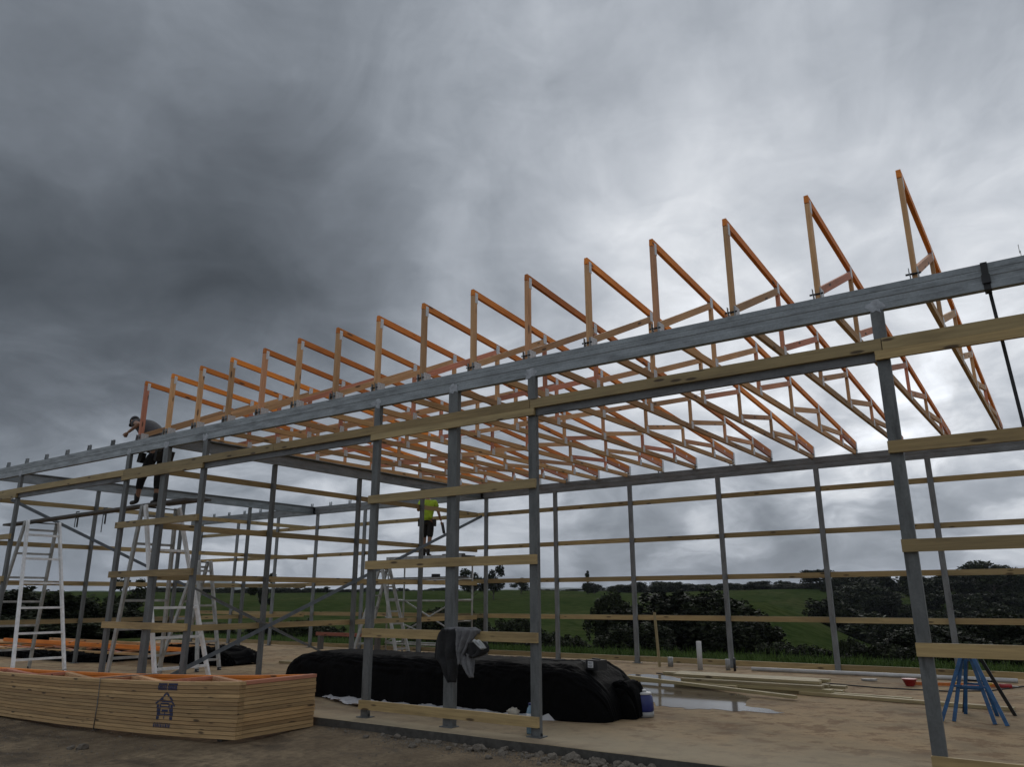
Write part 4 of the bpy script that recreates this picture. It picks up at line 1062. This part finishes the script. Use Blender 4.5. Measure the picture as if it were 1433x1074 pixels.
# ---------------------------------------------------------------- vegetation
def leaf_mat(name, a, b_):
    m, n, bs = mat(name)
    co = n.new('ShaderNodeTexCoord').outputs['Object']; rnd = n.new('ShaderNodeObjectInfo').outputs['Random']
    g = n.new('ShaderNodeNewGeometry').outputs['Random Per Island']
    c = n.ramp(n.math('ADD', n.math('MULTIPLY', g, .6), n.math('MULTIPLY', n.noise(co, .9, 3), .5)), [(.25, a), (.8, b_)])
    sc = n.vmath('SCALE', c); n.l.new(n.math('ADD', .6, n.math('MULTIPLY', rnd, .9)), sc.inputs[3])
    n.l.new(sc.outputs[0], bs.inputs['Base Color']); bs.inputs['Roughness'].default_value = .65; bs.inputs['Specular IOR Level'].default_value = .08
    return m
LEAF = leaf_mat('dark_foliage', (.009, .012, .006), (.030, .036, .016)); LEAF_G = leaf_mat('green_foliage', (.025, .042, .012), (.06, .092, .028)); LEAF_W = leaf_mat('woodland_foliage', (.009, .012, .006), (.027, .033, .015))
BARK = simple('bark', (.10, .085, .07), .95, 0, .3, 5, .4)
def leaves(lumps, n, size, seed, inner=.55, flat=.0):
    """leaf-sized quads spread through ellipsoidal clumps"""
    g = np.random.default_rng(seed); L = np.array(lumps, float)      # cx,cy,cz,rx,ry,rz
    vol = (L[:, 3]*L[:, 4]*L[:, 5])**(2/3); pick = g.choice(len(L), n, p=vol/vol.sum())
    d = g.normal(size=(n, 3)); d /= np.linalg.norm(d, axis=1)[:, None]
    rad = inner+(1.04-inner)*g.random(n)**.6
    P = L[pick, :3]+d*L[pick, 3:]*rad[:, None]
    a = g.normal(size=(n, 3)); a[:, 2] *= .6; a /= np.linalg.norm(a, axis=1)[:, None]
    b_ = np.cross(a, g.normal(size=(n, 3))); b_ /= np.linalg.norm(b_, axis=1)[:, None]
    s = size*(.35+1.5*g.random(n)**2)[:, None]
    a, b_ = a*s, b_*s*.55
    V = np.stack([P-a, P+b_, P+a, P-b_], 1).reshape(-1, 3)
    return V
def quads_mesh(name, V, m):
    n = len(V)//4; me = bpy.data.meshes.new(name); me.vertices.add(n*4); me.vertices.foreach_set('co', V.astype(np.float32).ravel())
    me.loops.add(n*4); me.loops.foreach_set('vertex_index', np.arange(n*4, dtype=np.int32)); me.polygons.add(n)
    me.polygons.foreach_set('loop_start', np.arange(0, n*4, 4, dtype=np.int32)); me.polygons.foreach_set('loop_total', np.full(n, 4, np.int32)); me.update(); me.validate()
    me.materials.append(m); return me
def limbs_mesh(name, limbs, m, seg=6):
    V, F = [], []
    for pts in limbs:
        o0 = len(V)
        for i, (p, r_) in enumerate(pts):
            p = Vector(p); d = (Vector(pts[min(i+1, len(pts)-1)][0])-Vector(pts[max(i-1, 0)][0])).normalized()
            u = Vector((1, 0, 0)) if abs(d.x) < .9 else Vector((0, 1, 0)); a = d.cross(u).normalized(); b_ = d.cross(a)
            V += [tuple(p+a*r_*math.cos(2*math.pi*k/seg)+b_*r_*math.sin(2*math.pi*k/seg)) for k in range(seg)]
        for i in range(len(pts)-1):
            for k in range(seg): F.append((o0+i*seg+k, o0+i*seg+(k+1) % seg, o0+(i+1)*seg+(k+1) % seg, o0+(i+1)*seg+k))
    me = pyd(name, V, F, True); me.materials.append(m); return me
def bush_proto(seed, n=17000, leaf=.021):
    """unit bush: 1 high, about 1 wide"""
    g = np.random.default_rng(seed); lumps = [(0, 0, .42, .34, .34, .42)]
    for i in range(26):
        a = g.random()*6.28; rr = .18+.24*g.random(); z = .12+.66*g.random(); k = (1-.55*max(0, z-.45))
        lumps.append((rr*k*math.cos(a), rr*k*math.sin(a), z, .07+.10*g.random(), .07+.10*g.random(), .07+.11*g.random()))
    for i in range(34):      # sprays that break the outline
        a = g.random()*6.28; el = g.random()**.7*1.5; q = .42+.12*g.random()
        lumps.append((q*math.cos(a)*math.cos(el), q*math.sin(a)*math.cos(el), .16+.86*q/.5*.5*math.sin(el)*1.5, .035+.03*g.random(), .035+.03*g.random(), .05+.05*g.random()))
    me = quads_mesh('crown', leaves(lumps, n, leaf, seed, .25), LEAF)
    st = [[((0, 0, -.08), .03), ((.02*k-.03, .02-.02*k, .2), .022), ((.12*math.cos(k*2.2), .12*math.sin(k*2.2), .5), .008)] for k in range(3)]
    return me, limbs_mesh('trunk', st, BARK)
def tree_proto(seed, kind, n=6500, leaf=.027):
    g = np.random.default_rng(seed); lumps, limbs = [], []
    trunk_top = {'gum': .55, 'round': .4, 'cone': .75, 'thin': .7}[kind]
    limbs.append([((0, 0, -.08), .03), ((.01, 0, trunk_top*.5), .022), ((-.01, .01, trunk_top), .012), ((0, 0, .85), .005)])
    k = {'gum': 17, 'round': 18, 'cone': 14, 'thin': 7}[kind]
    for i in range(k):
        a = g.random()*6.28
        if kind == 'gum': z = .28+.65*g.random(); rr = .34*(g.random()**.6)*(1.15-abs(z-.6)); r0 = .09+.08*g.random()
        elif kind == 'round': z = .28+.6*g.random(); rr = .34*g.random()**.5*(1.15-abs(z-.5)); r0 = .13+.08*g.random()
        elif kind == 'cone': z = .15+.78*g.random(); rr = .22*(1.05-z)*g.random()**.5+.02; r0 = .06+.12*(1-z)
        else: z = .5+.45*g.random(); rr = .26*g.random(); r0 = .055+.05*g.random()
        c = (rr*math.cos(a), rr*math.sin(a), z); lumps.append((*c, r0, r0, r0*.75))
        limbs.append([((0, 0, max(.12, z-.22)), .010), ((c[0]*.5, c[1]*.5, z-.10), .007), (c, .003)])
    return quads_mesh('crown', leaves(lumps, n if kind != 'gum' else 4300, leaf, seed, .15), LEAF_W if kind != 'round' else LEAF), limbs_mesh('trunk', limbs, BARK, 5)
BUSH = [bush_proto(100+i) for i in range(4)]
BUSH_L = [bush_proto(140+i, 6000, .034) for i in range(3)]
TREES = {k: [tree_proto(200+10*j+i, k) for i in range(2)] for j, k in enumerate(('gum', 'round', 'cone', 'thin'))}
def at_az(az, r_): a = R(az); return CAM.x+r_*math.sin(a), CAM.y+r_*math.cos(a)
def plant(name, pr, az, r_, w, top_el=None, h=None, label='', cat='bush', group=None, sink=.05):
    x, y = at_az(az, r_); z = float(terrain(x, y)); rr = math.hypot(x-CAM.x, y-CAM.y)
    if h is None: h = CAM.z+rr*math.tan(R(top_el))-z
    h = max(h, .8)
    o = thing(name, label, cat, (x, y, z-sink*h), random.random()*6.28, group); o.scale = (w, w, h)
    c = bpy.data.objects.new('crown', pr[0]); COL.objects.link(c); c.parent = o
    t = bpy.data.objects.new('trunk', pr[1]); COL.objects.link(t); t.parent = o
    return o
# the big shrubs in the middle, each with its own place
for az, r_, w, el, lb in (
    (-27.2, 58, 4.6, 1.15, 'tall dark pointed shrub beside the large round one behind the shed'),
    (-23.3, 57, 9.5, 1.35, 'very large round dark shrub in the paddock behind the shed'),
    (-20.2, 54, 7.5, .75, 'broad dark shrub growing into the side of the largest one'),
    (-18.0, 50, 5.5, -.9, 'lower dark shrub spilling down beside the largest one'),
    (-25.6, 50, 5.5, -1.2, 'low dark shrub in front of the pointed one')):
    plant('shrub', BUSH[int(abs(az)) % 4], az, r_, w, el, label=lb)
for az, r_, w, el in ((-51.2, 50, 4.4, -1.1), (-49.2, 48, 3.8, -1.0), (-47.3, 49, 3.6, -1.4), (-55.0, 47, 3.4, -1.3), (-56.6, 46, 3.0, -1.7), (-46.0, 52, 2.8, -2.0)):
    plant('shrub', random.choice(BUSH), az, r_, w, el, label='low dark shrub in the paddock seen through the crossed braces', group='shrubs beyond the crossed braces')
for az, r_, w, el in ((-39.6, 55, 4.4, .12), (-37.6, 56, 3.6, -.5), (-41.2, 54, 3.0, -1.2), (-35.8, 50, 3.4, -1.6), (-34.0, 56, 4.2, -.75), (-32.6, 52, 3.8, -1.9), (-30.9, 50, 3.6, -2.2)):
    plant('shrub', random.choice(BUSH), az, r_, w, el, label='dark shrub in the hollow behind the scaffold tower', group='shrubs behind the scaffold tower')
for az, r_, w, el in ((-69, 40, 6, 1.2), (-66.5, 42, 6, 1.35), (-64.6, 43, 5, 1.0), (-62.6, 44, 5, .3), (-61.0, 45, 4.5, -.2), (-59.4, 46, 4.5, -.6), (-58.0, 44, 4, -1.2), (-71, 40, 6, .9), (-67.6, 36, 5, -.6), (-64, 37, 5, -1.0)):
    plant('shrub', random.choice(BUSH), az, r_, w, el, label='tall dark shrub in the hedge behind the far trestle', group='hedge behind the far trestle')
for az, r_, w, el in ((-15.2, 45, 3.0, -2.7), (-13.9, 44, 3.2, -2.9), (-16.4, 46, 3.0, -2.6), (-11.9, 46, 2.0, -2.2), (-10.2, 44, 3.4, -2.45), (-8.9, 43, 3.2, -2.6), (-7.7, 42, 3.6, -2.5), (-6.4, 44, 4, -2.2), (-4.8, 42, 4.5, -2.3), (-3.0, 42, 4.5, -2.0), (-1.4, 43, 5, -1.8), (.4, 43, 5, -1.7), (2.2, 44, 5, -1.6)):
    o = plant('shrub', random.choice(BUSH), az, r_, w, el, label='green-black shrub at the lip of the slope behind the white pipe', group='shrubs behind the white pipe')
# scrubby valley side on the right
k = 0
for i in range(230):
    az = random.uniform(-12.6, 6); r_ = random.uniform(100, 232)
    lim = np.interp(az, [-13.5, -9, 5], [.35, .0, -.2])
    plant('scrub_bush', random.choice(BUSH_L), az, r_, random.uniform(5, 10), None, random.uniform(2.5, 5.5), 'dark scrub bush on the far valley side', 'bush', 'scrub on the far valley side')
for i in range(44):
    az = random.uniform(-9.8, 5); r_ = random.uniform(60, 100)
    plant('scrub_bush', random.choice(BUSH), az, r_, random.uniform(4, 7.5), None, random.uniform(2.8, 5), 'dense dark bush on the near valley side beyond the saw horses', 'bush', 'bushes on the near valley side')
# single trees on the skyline
for az, r_, w, el, kind, lb in (
    (-37.4, 150, 6.5, 2.15, 'gum', 'open-crowned gum tree behind the scaffold tower'), (-35.9, 150, 5.5, 2.4, 'gum', 'denser tall tree just behind the corner column'), (-33.9, 190, 5.2, 1.45, 'round', 'small rounded tree alone on the paddock skyline'),
    (-29.1, 210, 5.0, 2.0, 'cone', 'tall narrow pointed tree alone on the paddock skyline'), (-28.6, 212, 6.0, 1.05, 'round', 'low spreading tree at the foot of the pointed tree'),
    (-52.1, 90, 4.2, 1.9, 'thin', 'sparse thin-branched tree behind the crossed braces'), (-3.1, 200, 13, 2.25, 'round', 'huge broad-crowned tree above the valley scrub'),
    (-13.4, 225, 10, 1.8, 'round', 'large dark tree standing above the skyline wood'), (-8.3, 235, 3.4, 1.25, 'gum', 'tiny thin tree in a gap of the skyline wood'), (-60.4, 75, 5.0, 1.6, 'gum', 'dark leafy tree between the two trestles'), (-5.4, 210, 7, 1.1, 'gum', 'ragged tree left over beside the huge broad-crowned one')):
    plant('tree', TREES[kind][int(r_) % 2], az, r_, w, el, label=lb, cat='tree')
# skyline woods
def wood_line(a0, a1, n_, el0, el1, r0, r1, label, group):
    for i in range(n_):
        az = a0+(a1-a0)*(i+random.random())/n_
        plant('tree', TREES[random.choice(('round', 'round', 'gum'))][i % 2], az, random.uniform(r0, r1), random.uniform(5, 9), random.uniform(el0, el1), label=label, cat='tree', group=group, sink=.30)
wood_line(-60, -44, 46, .62, 1.0, 232, 248, 'small dark tree in the skyline belt below the blue hills', 'skyline belt below the hills')
wood_line(-44, -38, 12, .55, .85, 232, 248, 'small dark tree on the skyline behind the scaffold', 'skyline trees behind the scaffold')
wood_line(-27.5, -18.5, 26, .75, 1.35, 225, 245, 'dark tree in the skyline wood behind the large shrubs', 'skyline wood behind the large shrubs')
wood_line(-18.5, -9.2, 40, .7, 1.35, 222, 250, 'dark tree in the skyline wood above the green paddock', 'skyline wood above the paddock')
wood_line(-9.2, 4, 34, .75, 1.25, 215, 248, 'dark tree in the skyline wood above the valley scrub', 'skyline wood above the scrub')
wood_line(-33, -28, 5, .48, .6, 235, 248, 'very small shrub on the paddock skyline', 'skyline specks')
# distant barn
x, y = at_az(-11.2, 205); z = float(terrain(x, y)); z = max(z, 0)
ba = thing('barn', 'pale roofed barn far off below the skyline wood', 'barn', (x, y, z), R(12)); ba.scale = (.55, .55, .6)
b_ = boxmesh(7, 4, 2.0, simple('barn_wall', (.16, .16, .15), .8)); q = link('wall', b_, ba); q.matrix_basis = Matrix.Translation((0, 0, 1.0))
q = link('roof', pyd('roof', [(-3.7, -2.3, 1.95), (3.7, -2.3, 1.95), (3.7, 0, 2.9), (-3.7, 0, 2.9), (3.7, 2.3, 1.95), (-3.7, 2.3, 1.95)], [(0, 1, 2, 3), (3, 2, 4, 5), (0, 3, 5), (1, 4, 2)]), ba, None, simple('pale_roof', (.55, .55, .53), .6))
# long grass behind the slab
def grass_strip():
    g = np.random.default_rng(3); n = 42000
    X = g.uniform(-26, 12, n); Y = 11.1+np.abs(g.normal(0, 3.2, n))+.5*np.sin(X*.9); Z = terrain(X, Y)-.02
    h = g.uniform(.07, .27, n)*(1+.5*(g.random(n) > .93)); a = g.random(n)*6.28; w = g.uniform(.008, .018, n)
    lx, ly = g.normal(0, .10, n), g.normal(0, .10, n)
    P = np.stack([X, Y, Z], 1); s = np.stack([np.cos(a)*w, np.sin(a)*w, 0*a], 1); t = np.stack([lx, ly, h], 1)
    V = np.stack([P-s, P+s, P+t+s*.25, P+t-s*.25], 1).reshape(-1, 3)
    o = link('long_grass', quads_mesh('long_grass', V, leaf_mat('grass_blades', (.035, .065, .014), (.085, .13, .035)))); o['kind'] = 'stuff'; o['label'] = 'rank green grass behind the slab'
grass_strip()
# far hills
def hills():
    V, F = [], []; nA, nR = 200, 8
    for j in range(nR+1):
        for i in range(nA+1):
            az = -95+150*i/nA
            el = .52+.16*math.sin(az*.21+1)+.10*math.sin(az*.53)+.06*math.sin(az*1.31+2)+.50*math.exp(-((az+55)/1.35)**2)+.22*math.exp(-((az+51.5)/2.2)**2)+.2*math.exp(-((az+40)/3)**2)
            t = j/nR; r_ = 3600+900*t; x, y = at_az(az, r_); V.append((x, y, -40+(4500*math.tan(R(el))+41)*t**1.3+8*noise.noise(Vector((az*1.5, t*4, 0)))*t))
    for j in range(nR):
        for i in range(nA): a = j*(nA+1)+i; F.append((a, a+1, a+nA+2, a+nA+1))
    o = link('hills', pyd('hills', V, F, True), mat=simple('forested_hill', (.045, .06, .035), .95, 0, .25, .01)); o['kind'] = 'structure'
hills()
# overhead wire
tag(path_tube('power_line', [Vector((-40, 46, 15.5)).lerp(Vector((42, 40, 22)), t)+Vector((0, 0, -2.2*math.sin(math.pi*t))) for t in np.linspace(0, 1, 30)], .012, BLACK), 'single thin overhead wire crossing behind the trusses', 'wire')
# the air
HAZE = True
if HAZE:
    me = boxmesh(10400, 10400, 190, BLACK).copy(); me.materials.clear()
    m = bpy.data.materials.new('haze_air'); m.use_nodes = True; t = m.node_tree; t.nodes.clear()
    out = t.nodes.new('ShaderNodeOutputMaterial'); pv = t.nodes.new('ShaderNodeVolumePrincipled'); pv.inputs['Color'].default_value = (.80, .88, 1, 1); pv.inputs['Density'].default_value = .00009; pv.inputs['Anisotropy'].default_value = .2
    t.links.new(pv.outputs[0], out.inputs['Volume']); me.materials.append(m)
    hz = link('haze', me); hz.location = (0, 0, 52); hz['kind'] = 'stuff'; hz['label'] = 'faint haze in the air'
